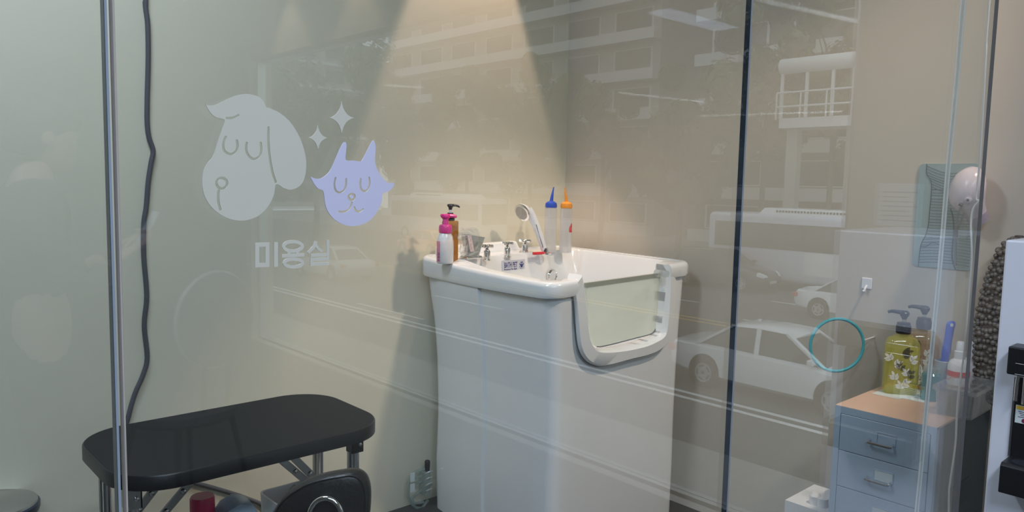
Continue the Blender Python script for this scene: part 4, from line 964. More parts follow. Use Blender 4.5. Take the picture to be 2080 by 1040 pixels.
MB().loft([[(DX + .001, yb, g2.z), (DX - dt, yb, g2.z), (DX - dt, yb, g1.z), (DX - dt + .006, yb, g1.z + .006), (DX + .001, yb, g1.z + .006)], [(DX + .001, g1.y, g2.z), (DX - dt, g1.y, g2.z), (DX - dt, g1.y, g1.z), (DX - dt + .006, g1.y, g1.z + .006), (DX + .001, g1.y, g1.z + .006)]]).build('drip_tray', M_blackpl, t, world=True, bevel=.002)
MB().lathe([(.018, 0), (.018, .0012)], 20, (DX - .035, g1.y - .03, g1.z + .0058)).build('tray_recess', M_gap, t, world=True)
# ================================================================== the shop behind the camera (seen mirrored in the glass)
M_led = mat('led_tube_white', (0.85, 0.93, 1.0), .5, emit=9.0)
def tube_lamp(a, b, lab, r=.014):
    a, b = Vector(a), Vector(b); c = (a + b) / 2
    t = thing('tube_lamp', lab, 'lamp', c, 0, 'linear tube lamps of the shop')
    d = (b - a).normalized()
    MB().tube([a - c, b - c], r, 10).build('tube', M_led, t)
    MB().bar(a - c + Vector((0, 0, r + .012)), b - c + Vector((0, 0, r + .012)), .05, .022).build('housing', M_white, t)
    for f in (.12, .88): MB().tube([a.lerp(b, f) - c + Vector((0, 0, r + .02)), Vector((a.lerp(b, f).x - c.x, a.lerp(b, f).y - c.y, ZC - c.z))], .003, 6).build('hanger', M_steel, t)
tube_lamp((-1.72, -2.30, 3.0), (-.30, -2.54, 3.0), 'long white tube lamp hanging nearest the street window side of the shop', .016)
tube_lamp((-6.75, -7.38, 3.0), (-4.69, -7.70, 3.0), 'white tube lamp near the far shop wall, running across')
tube_lamp((-5.4, -6.56, 2.6), (-6.0, -4.36, 2.6), 'white tube lamp hanging low, running towards the far shop wall')
tube_lamp((.33, -7.36, 2.6), (-.13, -7.16, 2.6), 'short white tube lamp deep in the shop', .012)
q = mir(atz(1052, 155, 2.62)); 
if q.x < WX - .15:
    t = thing('pendant_lamp', 'small oval white pendant lamp hanging in the shop', 'lamp', (q.x, q.y, 2.62))
    MB().ball((0, 0, 0), .042, 14, 10, (1, 1, 2.6)).build('glow_bulb', mat('bulb_white', (.85, .92, 1.0), .5, emit=7.0), t, smooth=True)
    MB().tube([(0, 0, .10), (0, 0, ZC - 2.62)], .003, 6).build('wire', M_blackpl, t)
    MB().lathe([(.018, .095), (.02, .13), (.008, .14)], 14).build('socket', M_blackpl, t, smooth=True)
# ceiling fixtures for the lights, the added fill panels included
for o in [o for o in list(COL.objects) if o.type == 'LIGHT']:
    L_ = o.location
    if o.data.type == 'AREA':
        p = MB().box(-.62, .62, -.17, .17, -.012, .012).build('panel_lamp', M_white, None, loc=(L_.x, L_.y, ZC - .0125))
        o.location.z = ZC - .030
        tag(p, {(-0.9, -0.9): 'flat ceiling panel lamp just behind the camera', (-0.9, -3.6): 'flat ceiling panel lamp deeper in the shop', (0.4, -0.9): 'added flat fill panel on the ceiling nearest the street window', (0.2, 1.75): 'added flat fill panel on the ceiling above the grooming table'}[(round(L_.x, 1), round(L_.y, 2) if round(L_.y, 2) in (1.75,) else round(L_.y, 1))], 'lamp', 'ceiling panel lamps')
n_ = 0
for o in [o for o in list(COL.objects) if o.type == 'LIGHT' and o.data.type == 'SPOT']:
    L_ = o.location
    m = MB().loft([[(r * math.cos(2 * PI * i / 28), r * math.sin(2 * PI * i / 28), z) for i in range(28)] for r, z in ((.060, .0), (.062, -.008), (.045, -.008), (.043, -.001))], False, False)
    tag(m.build('recessed_downlight', M_white, None, loc=(L_.x, L_.y, ZC - .0005), smooth=True),
        ['recessed downlight over the back wall behind the bath', 'recessed downlight in front of the bath', 'recessed downlight above the far street window end', 'recessed downlight above the middle of the street window'][n_], 'lamp', 'recessed downlights')
    n_ += 1
# notice sheet on the pier between the glass and the street window
p0, p1 = mir(atx(1783, 372, WX)), mir(atx(1868, 462, WX))
t = thing('notice_sheet', 'white notice sheet on the wall pier, mirrored in the glass', 'notice', (WX - .0005, (p0.y + p1.y) / 2, p1.z))
MB().box(-.0015, 0, -abs(p0.y - p1.y) / 2, abs(p0.y - p1.y) / 2, 0, p0.z - p1.z).build('sheet', M_tag, t)
m = MB()
for i in range(7): m.box(-.002, -.0014, -abs(p0.y - p1.y) * .4, abs(p0.y - p1.y) * (.38 - .08 * (i % 3)), (p0.z - p1.z) * (.12 + i * .11), (p0.z - p1.z) * (.15 + i * .11))
m.build('printed_lines', mat('pale_grey_print', (.42, .42, .42), .6), t)
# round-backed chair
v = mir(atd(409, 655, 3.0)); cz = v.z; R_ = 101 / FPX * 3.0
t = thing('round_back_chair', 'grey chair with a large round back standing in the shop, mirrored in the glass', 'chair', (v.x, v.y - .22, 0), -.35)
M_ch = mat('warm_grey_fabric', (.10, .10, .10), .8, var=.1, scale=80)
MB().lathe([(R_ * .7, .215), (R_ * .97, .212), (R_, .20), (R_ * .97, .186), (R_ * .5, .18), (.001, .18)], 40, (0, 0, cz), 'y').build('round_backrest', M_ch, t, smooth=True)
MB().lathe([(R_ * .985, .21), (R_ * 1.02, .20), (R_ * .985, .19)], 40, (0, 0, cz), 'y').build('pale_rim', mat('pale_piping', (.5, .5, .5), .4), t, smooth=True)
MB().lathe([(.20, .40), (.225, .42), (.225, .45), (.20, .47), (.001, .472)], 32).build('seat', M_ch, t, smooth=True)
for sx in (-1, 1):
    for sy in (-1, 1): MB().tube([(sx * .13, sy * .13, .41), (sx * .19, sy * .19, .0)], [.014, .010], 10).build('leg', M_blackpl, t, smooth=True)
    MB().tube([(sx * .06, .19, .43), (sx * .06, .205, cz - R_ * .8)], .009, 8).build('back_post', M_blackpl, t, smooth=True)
# ------------------------------------------------------------------ person standing behind the camera, in profile
M_skin = mat('skin', (.55, .36, .27), .5, sub=.1); M_hair = mat('dark_hair', (.012, .010, .010), .5, var=.4, scale=120)
M_shirt = mat('charcoal_knit', (.045, .045, .055), .85, var=.15, scale=70, bump=.2); M_trous = mat('dark_blue_denim', (.03, .04, .07), .85, var=.15, scale=60)
hv = mir(atd(82, 275, 2.6))
pr = thing('person', 'person in charcoal top looking down at a white phone, mirrored in the glass', 'person', (hv.x - .03, hv.y, 0), 0)
HS = hv.z + .125                                  # standing height
def skin(name, verts, edges, m, root=0, sub=2, parent=pr):
    me = bpy.data.meshes.new(name); me.from_pydata([v[0] for v in verts], edges, [])
    o = bpy.data.objects.new(name, me); COL.objects.link(o); o.parent = parent; me.materials.append(m)
    sk = o.modifiers.new('skin', 'SKIN'); sk.use_smooth_shade = True
    s_ = o.modifiers.new('smooth', 'SUBSURF'); s_.levels = s_.render_levels = sub
    for i, v in enumerate(verts):
        r = v[1]; me.skin_vertices[0].data[i].radius = r if isinstance(r, tuple) else (r, r)
        me.skin_vertices[0].data[i].use_root = i == root
    return o
k = HS / 1.66
Z = lambda z: z * k
# body facing +X; y = left(+)/right(-)
V = [((0, 0, Z(.90)), .112), ((.0, 0, Z(1.02)), .102), ((-.01, 0, Z(1.18)), .110), ((-.01, 0, Z(1.30)), .102), ((.0, 0, Z(1.40)), .055), ((.025, 0, Z(1.47)), .052)]
E_ = [(0, 1), (1, 2), (2, 3), (3, 4), (4, 5)]
hands = {}
for s in (-1, 1):
    i = len(V)
    V += [((-.01, s * .165, Z(1.335)), .052), ((.01, s * .215, Z(1.10)), .040), ((.12, s * .17, Z(1.02)), .034), ((.235, s * .075, Z(1.10)), .024)]
    E_ += [(3, i), (i, i + 1), (i + 1, i + 2), (i + 2, i + 3)]; hands[s] = Vector(V[i + 3][0])
    j = len(V)
    V += [((0, s * .085, Z(.84)), .088), ((.01, s * .095, Z(.48)), .056), ((.0, s * .10, Z(.44)), .054), ((-.015, s * .105, Z(.10)), .036), ((.03, s * .11, Z(.045)), (.04, .036)), ((.13, s * .125, Z(.03)), (.036, .024))]
    E_ += [(0, j), (j, j + 1), (j + 1, j + 2), (j + 2, j + 3), (j + 3, j + 4), (j + 4, j + 5)]
skin('body', V, E_, M_skin)
g = 1.18
sv = [(V[i][0], (V[i][1][0] * g, V[i][1][1] * g) if isinstance(V[i][1], tuple) else V[i][1] * g) for i in (1, 2, 3)] + [((0, 0, Z(.86)), .140), ((0, 0, Z(1.385)), .078)]
se = [(3, 0), (0, 1), (1, 2), (2, 4)]
for s in (-1, 1):
    b0 = 6 if s < 0 else 16; i = len(sv)
    sv += [(V[b0][0], .064), (V[b0 + 1][0], .052), (V[b0 + 2][0], .044), (tuple(Vector(V[b0 + 2][0]).lerp(Vector(V[b0 + 3][0]), .75)), .034)]
    se += [(2, i), (i, i + 1), (i + 1, i + 2), (i + 2, i + 3)]
skin('long_sleeved_top', sv, se, M_shirt)
tv = [((0, 0, Z(.97)), .120), ((0, 0, Z(.88)), .128)]; te = [(0, 1)]
for s in (-1, 1):
    b0 = 10 if s < 0 else 20; i = len(tv)
    tv += [(V[b0][0], .10), (V[b0 + 1][0], .072), (V[b0 + 2][0], .068), ((-.015, s * .105, Z(.08)), .062)]
    te += [(1, i), (i, i + 1), (i + 1, i + 2), (i + 2, i + 3)]
skin('trousers', tv, te, M_trous)
for s in (-1, 1):
    MB().loft([[(x * sc_ + .045, s * .115 + y * sc_, z) for x, y in [(.135 * math.cos(2 * PI * i / 20), .048 * math.sin(2 * PI * i / 20)) for i in range(20)]] for sc_, z in ((1, 0), (1.03, .02), (.97, .05), (.55, .085))]).build('shoe', M_blackpl, pr, smooth=True)
    # hand: palm + five curled fingers
    h = hands[s]; hv_, he = [(tuple(h), .022), (tuple(h + Vector((.045, -s * .01, .028))), (.030, .014)), (tuple(h + Vector((.08, -s * .012, .05))), (.034, .013))], [(0, 1), (1, 2)]
    palm = skin('hand', hv_, he, M_skin, sub=2)
    for f, (dy, L_) in enumerate(((-.028, .055), (-.009, .064), (.010, .060), (.028, .048))):
        p0 = h + Vector((.085, -s * .012 + dy, .052)); fs = [(tuple(p0 - Vector((.02, 0, .012))), .009), (tuple(p0 + Vector((L_ * .4, -s * .004, .016))), .0088), (tuple(p0 + Vector((L_ * .6, -s * .014, .036))), .008), (tuple(p0 + Vector((L_ * .5, -s * .024, .052))), .007)]
        skin('finger', fs, [(0, 1), (1, 2), (2, 3)], M_skin, sub=1, parent=palm)
    p0 = h + Vector((.035, -s * .02, .03)); fs = [(tuple(p0), .011), (tuple(p0 + Vector((.018, -s * .025, .022))), .0095), (tuple(p0 + Vector((.04, -s * .028, .042))), .008)]
    skin('thumb', fs, [(0, 1), (1, 2)], M_skin, sub=1, parent=palm)
# head: lofted, looking down to +X
hd_rings = []
tilt = Matrix.Rotation(.30, 3, 'Y'); ho = Vector((.045, 0, HS - .125))
prof = [(-.118, .022, .018, .055), (-.105, .048, .040, .048), (-.075, .068, .058, .030), (-.035, .082, .068, .014), (.0, .092, .074, .004), (.035, .096, .077, -.004), (.070, .088, .072, -.010), (.098, .066, .056, -.012), (.115, .036, .032, -.012), (.122, .006, .006, -.012)]
for z, a, c_, ox in prof:
    ring = []
    for i in range(28):
        an = 2 * PI * i / 28; x = ox + a * math.cos(an); y = c_ * math.sin(an)
        if abs(an) < .5 or an > 2 * PI - .5:
            ww = max(0, math.cos(min(an, 2 * PI - an) * 3))
            if -.05 < z < .0: x += .022 * ww ** 2 * (1 if z < -.02 else .5)
            if z < -.06: x += .006 * ww
        ring.append(ho + tilt @ Vector((x, y, z)))
    hd_rings.append(ring)
hd_ = MB().loft(hd_rings).build('head', M_skin, pr, smooth=True, sub=1)
for s in (-1, 1):
    MB().ball(ho + tilt @ Vector((.075, s * .031, .004)), .011, 10, 8).build('eye', M_white, hd_, smooth=True)
    MB().ball(ho + tilt @ Vector((.0845, s * .031, .003)), .005, 8, 6).build('iris', M_hair, hd_, smooth=True)
    MB().ball(ho + tilt @ Vector((-.005, s * .076, -.01)), .028, 10, 8, (.7, .25, 1)).build('ear', M_skin, hd_, smooth=True)
MB().tube([ho + tilt @ Vector(p) for p in ((.083, -.022, -.070), (.093, 0, -.069), (.083, .022, -.070))], .006, 8).build('mouth', mat('lip', (.45, .18, .16), .4), hd_, smooth=True)
hr = []
for z, a, c_, ox in [(-.085, .062, .062, -.050), (-.045, .078, .074, -.040), (.0, .088, .082, -.028), (.04, .100, .088, -.014), (.075, .103, .086, -.010), (.105, .083, .070, -.014), (.128, .048, .044, -.014), (.138, .006, .006, -.014)]:
    hr.append([ho + tilt @ Vector((ox + a * math.cos(2 * PI * i / 28) * (1 + .03 * math.sin(i * 2.3 + z * 60)), c_ * math.sin(2 * PI * i / 28) * (1 + .03 * math.sin(i * 1.7)), z)) for i in range(28)])
MB().loft(hr).build('hair', M_hair, pr, smooth=True)
ph = hands[1] * .5 + hands[-1] * .5 + Vector((.125, 0, .10)); ph = Vector((ph.x + pr.location.x, ph.y + pr.location.y, ph.z))
t = thing('phone', 'white phone held by the mirrored person in charcoal', 'phone', ph)
o = MB().box(-.004, .004, -.036, .036, -.06, .08).build('phone_body', M_white, t, bevel=.003); o.rotation_euler = (0, .5, 0)
# ================================================================== the street outside
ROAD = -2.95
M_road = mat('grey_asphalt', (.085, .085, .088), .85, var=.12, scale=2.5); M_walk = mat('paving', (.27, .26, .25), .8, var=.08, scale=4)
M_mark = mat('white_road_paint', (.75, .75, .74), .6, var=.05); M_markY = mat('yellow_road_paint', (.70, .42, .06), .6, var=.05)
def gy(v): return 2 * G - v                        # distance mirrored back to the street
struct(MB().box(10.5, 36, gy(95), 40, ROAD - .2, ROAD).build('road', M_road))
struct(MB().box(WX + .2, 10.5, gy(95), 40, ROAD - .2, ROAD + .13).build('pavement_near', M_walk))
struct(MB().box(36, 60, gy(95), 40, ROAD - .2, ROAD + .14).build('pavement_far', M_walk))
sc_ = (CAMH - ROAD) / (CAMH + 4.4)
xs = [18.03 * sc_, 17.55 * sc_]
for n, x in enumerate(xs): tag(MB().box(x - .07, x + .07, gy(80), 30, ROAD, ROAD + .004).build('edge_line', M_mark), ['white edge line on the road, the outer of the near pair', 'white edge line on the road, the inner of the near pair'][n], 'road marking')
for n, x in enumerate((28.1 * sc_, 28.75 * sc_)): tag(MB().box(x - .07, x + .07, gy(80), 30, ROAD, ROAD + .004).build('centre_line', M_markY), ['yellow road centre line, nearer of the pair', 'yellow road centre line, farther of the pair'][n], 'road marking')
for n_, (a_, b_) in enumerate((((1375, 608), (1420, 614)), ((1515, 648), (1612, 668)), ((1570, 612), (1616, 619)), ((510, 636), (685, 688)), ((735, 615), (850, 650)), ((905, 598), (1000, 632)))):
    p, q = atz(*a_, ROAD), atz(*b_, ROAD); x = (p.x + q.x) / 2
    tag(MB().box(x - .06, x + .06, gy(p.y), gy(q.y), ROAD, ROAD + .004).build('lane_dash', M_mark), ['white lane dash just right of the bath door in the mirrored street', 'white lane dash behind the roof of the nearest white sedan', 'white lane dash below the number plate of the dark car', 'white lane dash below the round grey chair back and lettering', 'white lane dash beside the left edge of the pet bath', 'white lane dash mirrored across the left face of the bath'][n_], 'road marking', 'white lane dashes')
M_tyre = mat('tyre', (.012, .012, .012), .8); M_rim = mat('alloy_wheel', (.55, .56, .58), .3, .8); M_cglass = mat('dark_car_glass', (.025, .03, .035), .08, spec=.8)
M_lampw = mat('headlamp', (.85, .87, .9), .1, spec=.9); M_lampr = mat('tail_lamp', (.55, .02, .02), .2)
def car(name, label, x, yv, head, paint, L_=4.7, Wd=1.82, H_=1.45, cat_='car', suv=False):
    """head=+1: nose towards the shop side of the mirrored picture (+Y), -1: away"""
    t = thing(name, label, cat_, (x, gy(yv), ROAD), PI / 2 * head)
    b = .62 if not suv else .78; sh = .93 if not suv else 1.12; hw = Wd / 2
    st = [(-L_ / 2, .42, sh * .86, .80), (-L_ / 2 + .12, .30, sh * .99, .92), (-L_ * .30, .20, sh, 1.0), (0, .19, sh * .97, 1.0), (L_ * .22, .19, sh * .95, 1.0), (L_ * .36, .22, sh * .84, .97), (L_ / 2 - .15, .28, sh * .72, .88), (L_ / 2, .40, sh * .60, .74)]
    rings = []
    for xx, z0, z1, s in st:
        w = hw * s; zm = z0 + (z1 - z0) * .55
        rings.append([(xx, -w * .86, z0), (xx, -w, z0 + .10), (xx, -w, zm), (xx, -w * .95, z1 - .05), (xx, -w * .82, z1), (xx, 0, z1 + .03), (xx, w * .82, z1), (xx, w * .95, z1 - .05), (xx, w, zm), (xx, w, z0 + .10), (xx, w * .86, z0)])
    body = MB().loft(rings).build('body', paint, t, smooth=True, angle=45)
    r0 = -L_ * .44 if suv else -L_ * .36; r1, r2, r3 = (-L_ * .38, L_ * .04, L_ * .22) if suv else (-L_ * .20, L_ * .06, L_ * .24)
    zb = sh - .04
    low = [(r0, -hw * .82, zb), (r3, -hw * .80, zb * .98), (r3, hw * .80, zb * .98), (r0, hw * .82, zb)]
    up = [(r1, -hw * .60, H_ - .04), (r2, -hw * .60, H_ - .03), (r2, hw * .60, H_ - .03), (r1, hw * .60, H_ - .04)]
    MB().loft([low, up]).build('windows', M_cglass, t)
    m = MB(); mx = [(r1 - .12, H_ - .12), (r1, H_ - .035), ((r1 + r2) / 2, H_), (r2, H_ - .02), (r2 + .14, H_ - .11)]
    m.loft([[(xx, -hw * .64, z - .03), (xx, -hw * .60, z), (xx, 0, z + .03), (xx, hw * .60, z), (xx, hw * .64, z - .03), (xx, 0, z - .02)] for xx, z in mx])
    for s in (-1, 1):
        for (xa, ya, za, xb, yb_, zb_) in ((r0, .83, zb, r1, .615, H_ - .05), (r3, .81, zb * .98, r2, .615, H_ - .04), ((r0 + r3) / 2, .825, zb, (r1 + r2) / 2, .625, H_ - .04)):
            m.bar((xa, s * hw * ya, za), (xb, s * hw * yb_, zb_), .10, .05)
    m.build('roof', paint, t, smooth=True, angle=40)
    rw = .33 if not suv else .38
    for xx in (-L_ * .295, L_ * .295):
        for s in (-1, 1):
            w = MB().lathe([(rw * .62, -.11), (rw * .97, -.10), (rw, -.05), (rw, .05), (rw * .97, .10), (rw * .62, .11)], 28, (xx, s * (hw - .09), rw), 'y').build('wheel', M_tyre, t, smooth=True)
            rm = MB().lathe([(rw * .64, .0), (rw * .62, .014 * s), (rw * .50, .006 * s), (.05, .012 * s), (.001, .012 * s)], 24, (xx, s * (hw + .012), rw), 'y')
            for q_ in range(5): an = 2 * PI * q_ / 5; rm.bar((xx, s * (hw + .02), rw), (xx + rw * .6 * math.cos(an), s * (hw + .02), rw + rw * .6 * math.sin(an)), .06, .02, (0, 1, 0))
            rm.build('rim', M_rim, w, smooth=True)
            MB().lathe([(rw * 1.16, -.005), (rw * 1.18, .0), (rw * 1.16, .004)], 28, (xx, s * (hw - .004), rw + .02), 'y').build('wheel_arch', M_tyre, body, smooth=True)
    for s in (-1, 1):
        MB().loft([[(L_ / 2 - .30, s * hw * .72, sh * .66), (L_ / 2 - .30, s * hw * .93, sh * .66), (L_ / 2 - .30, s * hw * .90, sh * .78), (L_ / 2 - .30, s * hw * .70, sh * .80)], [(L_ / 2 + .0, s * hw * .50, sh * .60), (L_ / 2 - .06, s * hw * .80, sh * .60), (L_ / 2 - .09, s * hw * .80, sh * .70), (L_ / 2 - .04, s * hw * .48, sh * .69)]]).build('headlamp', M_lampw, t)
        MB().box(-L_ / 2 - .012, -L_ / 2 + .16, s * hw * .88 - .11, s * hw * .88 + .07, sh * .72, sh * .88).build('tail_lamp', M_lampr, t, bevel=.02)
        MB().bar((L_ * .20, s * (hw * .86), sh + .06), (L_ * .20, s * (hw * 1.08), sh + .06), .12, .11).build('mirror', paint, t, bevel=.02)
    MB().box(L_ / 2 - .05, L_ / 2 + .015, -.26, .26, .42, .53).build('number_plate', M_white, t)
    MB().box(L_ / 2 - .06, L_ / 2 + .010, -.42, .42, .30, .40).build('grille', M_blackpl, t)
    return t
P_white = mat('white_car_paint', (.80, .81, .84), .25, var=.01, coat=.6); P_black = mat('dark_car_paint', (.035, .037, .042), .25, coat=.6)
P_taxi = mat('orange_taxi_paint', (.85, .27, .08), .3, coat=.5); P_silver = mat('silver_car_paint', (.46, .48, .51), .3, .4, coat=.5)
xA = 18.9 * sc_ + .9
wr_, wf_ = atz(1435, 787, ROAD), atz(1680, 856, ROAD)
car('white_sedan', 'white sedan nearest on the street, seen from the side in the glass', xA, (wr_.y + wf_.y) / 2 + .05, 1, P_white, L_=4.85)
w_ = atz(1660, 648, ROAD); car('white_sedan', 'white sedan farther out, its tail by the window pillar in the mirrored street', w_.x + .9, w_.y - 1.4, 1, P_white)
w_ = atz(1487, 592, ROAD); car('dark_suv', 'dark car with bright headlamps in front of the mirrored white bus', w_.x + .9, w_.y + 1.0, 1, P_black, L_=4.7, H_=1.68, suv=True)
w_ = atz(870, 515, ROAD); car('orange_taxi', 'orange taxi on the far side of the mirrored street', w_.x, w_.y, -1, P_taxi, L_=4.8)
w_ = atz(690, 573, ROAD); car('silver_sedan', 'silver sedan driving away below the lettering, red tail lamps', w_.x + .6, w_.y + 1.6, -1, P_silver)
def bus(lab, x, yv0, yv1, paint, written=False):
    L_ = yv1 - yv0; t = thing('bus', lab, 'bus', (x, gy((yv0 + yv1) / 2), ROAD), 0, 'buses on the far lane')
    hw, H_ = 1.25, 3.25
    sec = lambda y, s: [(p.x, y, p.y) for p in rrect(-hw * s, hw * s, .35, .35 + (H_ - .35) * (1 if s == 1 else .985), .22, 5)]
    MB().loft([sec(-L_ / 2, .95), sec(-L_ / 2 + .12, 1), sec(L_ / 2 - .12, 1), sec(L_ / 2, .95)]).build('body', paint, t, smooth=True, angle=50)
    for s in (-1, 1):
        wn = MB().box(s * hw - .02, s * hw + .02, -L_ / 2 + .35, L_ / 2 - .25, 1.75, 2.85).build('window_band', M_cglass, t)
        for i in range(6): MB().box(s * hw - .022, s * hw + .025, -L_ / 2 + 1.6 + i * (L_ - 2.4) / 6, -L_ / 2 + 1.68 + i * (L_ - 2.4) / 6, 1.75, 2.85).build('pillar', M_blackpl, wn)
        for yy in (-L_ * .30, L_ * .27):
            w = MB().lathe([(.3, -.14), (.5, -.12), (.5, .12), (.3, .14)], 26, (s * (hw - .1), yy, .5), 'x').build('wheel', M_tyre, t, smooth=True)
            MB().lathe([(.3, .0), (.26, .03 * s), (.05, .05 * s)], 20, (s * (hw + .03), yy, .5), 'x').build('hub', M_rim, w, smooth=True)
    MB().box(-hw * .9, hw * .9, -L_ / 2 - .03, -L_ / 2 + .06, 1.5, 2.9).box(-hw * .9, hw * .9, L_ / 2 - .06, L_ / 2 + .03, 1.5, 2.9).build('windscreen', M_cglass, t)
    ac = MB().loft([[(p.x, p.y, H_ - .02) for p in rrect(-.95, .95, -L_ * .30, L_ * .33, .15, 4)], [(p.x, p.y, H_ + .26) for p in rrect(-.8, .8, -L_ * .28, L_ * .30, .15, 4)]]).build('roof_unit', P_white, t)
    gm = MB()
    for i in range(22): gm.box(-.93, -.80, -L_ * .22 + i * .14, -L_ * .22 + i * .14 + .06, H_ + .09, H_ + .17)
    gm.build('vent_slots', M_gap, ac)
    if written:
        pn = MB().box(-hw - .015, -hw + .01, -L_ * .08, L_ * .46, .75, 1.7).build('poster_panel', P_white, t)
        me = text_mesh('PEL', .42, .01); mm = Matrix(((0, 0, -1), (-1, 0, 0), (0, 1, 0))).to_4x4()
        me.transform(Matrix.Scale(-1, 4, (1, 0, 0))); me.transform(mm); me.flip_normals(); me.materials.clear(); me.materials.append(M_line)
        o = bpy.data.objects.new('side_lettering', me); COL.objects.link(o); o.parent = pn; o.location = (-hw - .02, L_ * .13, .85)
    return t
BX = 31.8
pL, pR = atx(1440, 450, BX - 1.25), atx(1722, 470, BX - 1.25)
P_lav = mat('lavender_white_paint', (.62, .63, .74), .35, coat=.3)
bus('white and lavender bus behind the dark car in the mirrored street', BX, pL.y - 11.2, pL.y, P_lav, True)
q0, q1 = atx(862, 380, BX + 2.5), atx(1005, 390, BX + 2.5)
bus('white bus roof far along the mirrored street behind the orange taxi', BX + 2.5, q1.y, q1.y + 11, P_lav)
# street trees
def tree(x, yv, h, r, lab, seed, m_leaf, nl=10000, cz=.62):
    rnd = random.Random(seed); t = thing('street_tree', lab, 'tree', (x, gy(yv), ROAD + .14), 0, 'street trees')
    tr = MB().tube(catmull([(0, 0, 0), (.08, .05, h * .2), (-.05, .1, h * .42), (.05, 0, h * .7)], 4), [.22 - .012 * i for i in range(13)], 9)
    for i in range(6):
        an = i * 1.05; tr.tube([(0, 0, h * (.32 + .05 * i)), (r * .3 * math.cos(an), r * .3 * math.sin(an), h * (.48 + .05 * i)), (r * .6 * math.cos(an), r * .6 * math.sin(an), h * (.58 + .05 * i))], [.10, .06, .03], 6)
    tr.build('trunk', mat('bark', (.10, .075, .055), .9, var=.25, scale=8), t, smooth=True)
    blobs = []
    for i in range(26):
        while True:
            p = Vector((rnd.uniform(-1, 1), rnd.uniform(-1, 1), rnd.uniform(-1, 1)))
            if p.length < 1: break
        blobs.append((Vector((p.x * r, p.y * r, h * cz + p.z * h * .36)), rnd.uniform(.16, .34) * r))
    m = MB()
    for i in range(nl):
        c, br = rnd.choice(blobs); d = Vector((rnd.gauss(0, 1), rnd.gauss(0, 1), rnd.gauss(0, 1))).normalized()
        p = c + d * br * rnd.uniform(.6, 1.05); s = rnd.uniform(.14, .30)
        u = d.cross(Vector((rnd.uniform(-1, 1), rnd.uniform(-1, 1), rnd.uniform(-1, 1)))).normalized(); w = (d + u * rnd.uniform(-.4, .4)).cross(u).normalized()
        m.add([p - u * s, p + w * s * .5, p + u * s, p - w * s * .5], [(0, 1, 2, 3)])
    m.build('foliage', m_leaf, t)
L1 = mat('mid_green_leaf', (.075, .11, .035), .6, var=.5, scale=1.5); L2_ = mat('yellow_green_leaf', (.15, .16, .055), .6, var=.5, scale=1.5)
for i, (px, py, x, h, r, m_, lab) in enumerate(((1560, 110, 44, 18, 4.5, L2_, 'large yellow-green street tree behind the mirrored white bus'), (1700, 90, 46, 18, 3.9, L1, 'green street tree next to the window pillar in the mirrored street'),
     (1390, 160, 41, 11.5, 3.6, L1, 'green street tree between the large tree and the apartment block'), (1230, 130, 42, 13.5, 4.2, L1, 'green street tree in front of the mirrored apartment block'), (1080, 120, 43, 14.5, 4.6, L1, 'far green street tree in line with the room corner'), (950, 140, 44, 14.5, 4, L1, 'farthest green street tree down the mirrored street'), (820, 150, 40, 14, 4.6, L1, 'green street tree at the far end, left of the warm light cone'), (640, 160, 24, 13, 6, L1, 'green street tree on the near side far down the mirrored street'))):
    p = atx(px, py, x); tree(x, p.y, h, r, lab, 11 + i, m_)
# buildings beyond
def block(name, lab, x, y0, y1, h, wall, floors, bays, dep=12):
    t = thing(name, lab, 'building', (x, gy((y0 + y1) / 2), ROAD + .14)); W_ = y1 - y0
    wb = MB().box(0, dep, -W_ / 2, W_ / 2, 0, h).build('walls', wall, t)
    MB().box(-.4, dep + .3, -W_ / 2 - .3, W_ / 2 + .3, h, h + .6).build('roof_edge', M_shopwall, t)
    fh = h / floors
    for f in range(floors):
        MB().box(-1.0, -.0, -W_ / 2, W_ / 2, f * fh, f * fh + .9).build('balcony', M_bal, t)
        for b_ in range(bays):
            yy = -W_ / 2 + (b_ + .5) * W_ / bays
            w = MB().box(-.05, .05, yy - W_ / bays * .36, yy + W_ / bays * .36, f * fh + 1.0, f * fh + fh - .5).build('window', M_shopwall, t)
            MB().box(-.07, -.04, yy - W_ / bays * .33, yy + W_ / bays * .33, f * fh + 1.08, f * fh + fh - .58).build('pane', M_cglass, w)
    return t
M_bal = mat('pale_balcony', (.66, .66, .67), .7); M_bw = mat('grey_beige_render', (.36, .35, .34), .8, var=.06); M_bw2 = mat('brown_brick', (.15, .12, .10), .85, var=.2, scale=6)
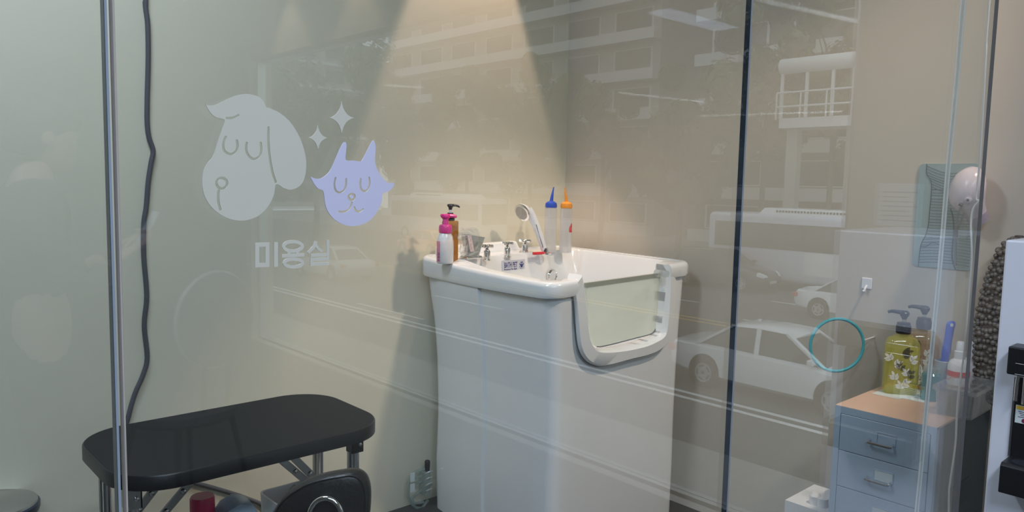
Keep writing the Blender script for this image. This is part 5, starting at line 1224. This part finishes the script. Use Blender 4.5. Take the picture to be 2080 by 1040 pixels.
p0, p1 = atx(1345, 30, 52), atx(790, 100, 52)
block('apartment_block', 'pale apartment block with balconies behind the street trees', 52, p0.y, p1.y, 26, M_bw, 8, 7)
q_ = gy(100)
t3 = thing('distant_block', 'long grey block closing the far end of the mirrored street', 'building', (34, gy(104), ROAD + .14))
MB().box(-26, 30, -4, 4, 0, 24).build('walls', M_bw, t3)
for f in range(7):
    MB().box(-26.3, 30.3, 4, 4.5, f * 3.4, f * 3.4 + .35).build('floor_band', M_bal, t3)
    for b_ in range(12): MB().box(-24 + b_ * 4.5, -21.2 + b_ * 4.5, 3.9, 4.1, f * 3.4 + 1.0, f * 3.4 + 2.8).build('window', M_cglass, t3)
t2 = block('low_building', 'low brown building with a white roofed terrace at the far roadside', 52, 2, p0.y - 4, 27, M_bw2, 8, 5)
# white terrace with railing standing on the low building's front
tX = 36.9; a_, b_ = atx(1588, 140, tX), atx(1735, 265, tX); zt_, zf = atx(1600, 135, tX).z, atx(1600, 240, tX).z
t = thing('white_terrace', 'white roofed terrace with posts and railing above the street', 'terrace', (tX, gy((a_.y + b_.y) / 2), ROAD + .14)); W_ = a_.y - b_.y
zo = ROAD + .14
MB().box(0, 1.8, -W_ / 2, W_ / 2, zf - zo - .5, zf - zo).build('floor_slab', M_bal, t)
MB().tube([(0, -W_ / 2, zt_ - zo), (0, W_ / 2, zt_ - zo)], .38, 14).build('roof_roll', M_bal, t, smooth=True)
for s in (-.48, -.14, .2, .46): MB().box(-.06, .06, W_ * s - .07, W_ * s + .07, zf - zo, zt_ - zo).build('post', M_bal, t)
for z in (.55, 1.25): MB().tube([(-.35, -W_ / 2, zf - zo + z), (-.35, W_ / 2, zf - zo + z)], .05, 6).build('rail', M_bal, t)
for s in (-.5, -.17, .17, .5): MB().box(-.38, -.32, W_ * s - .03, W_ * s + .03, zf - zo - .1, zf - zo + 1.25).build('rail_post', M_bal, t)
for s in (-.4, .4): MB().box(.7, 1.2, W_ * s - .3, W_ * s + .3, 0, zf - zo - .5).build('pillar', M_bw, t)
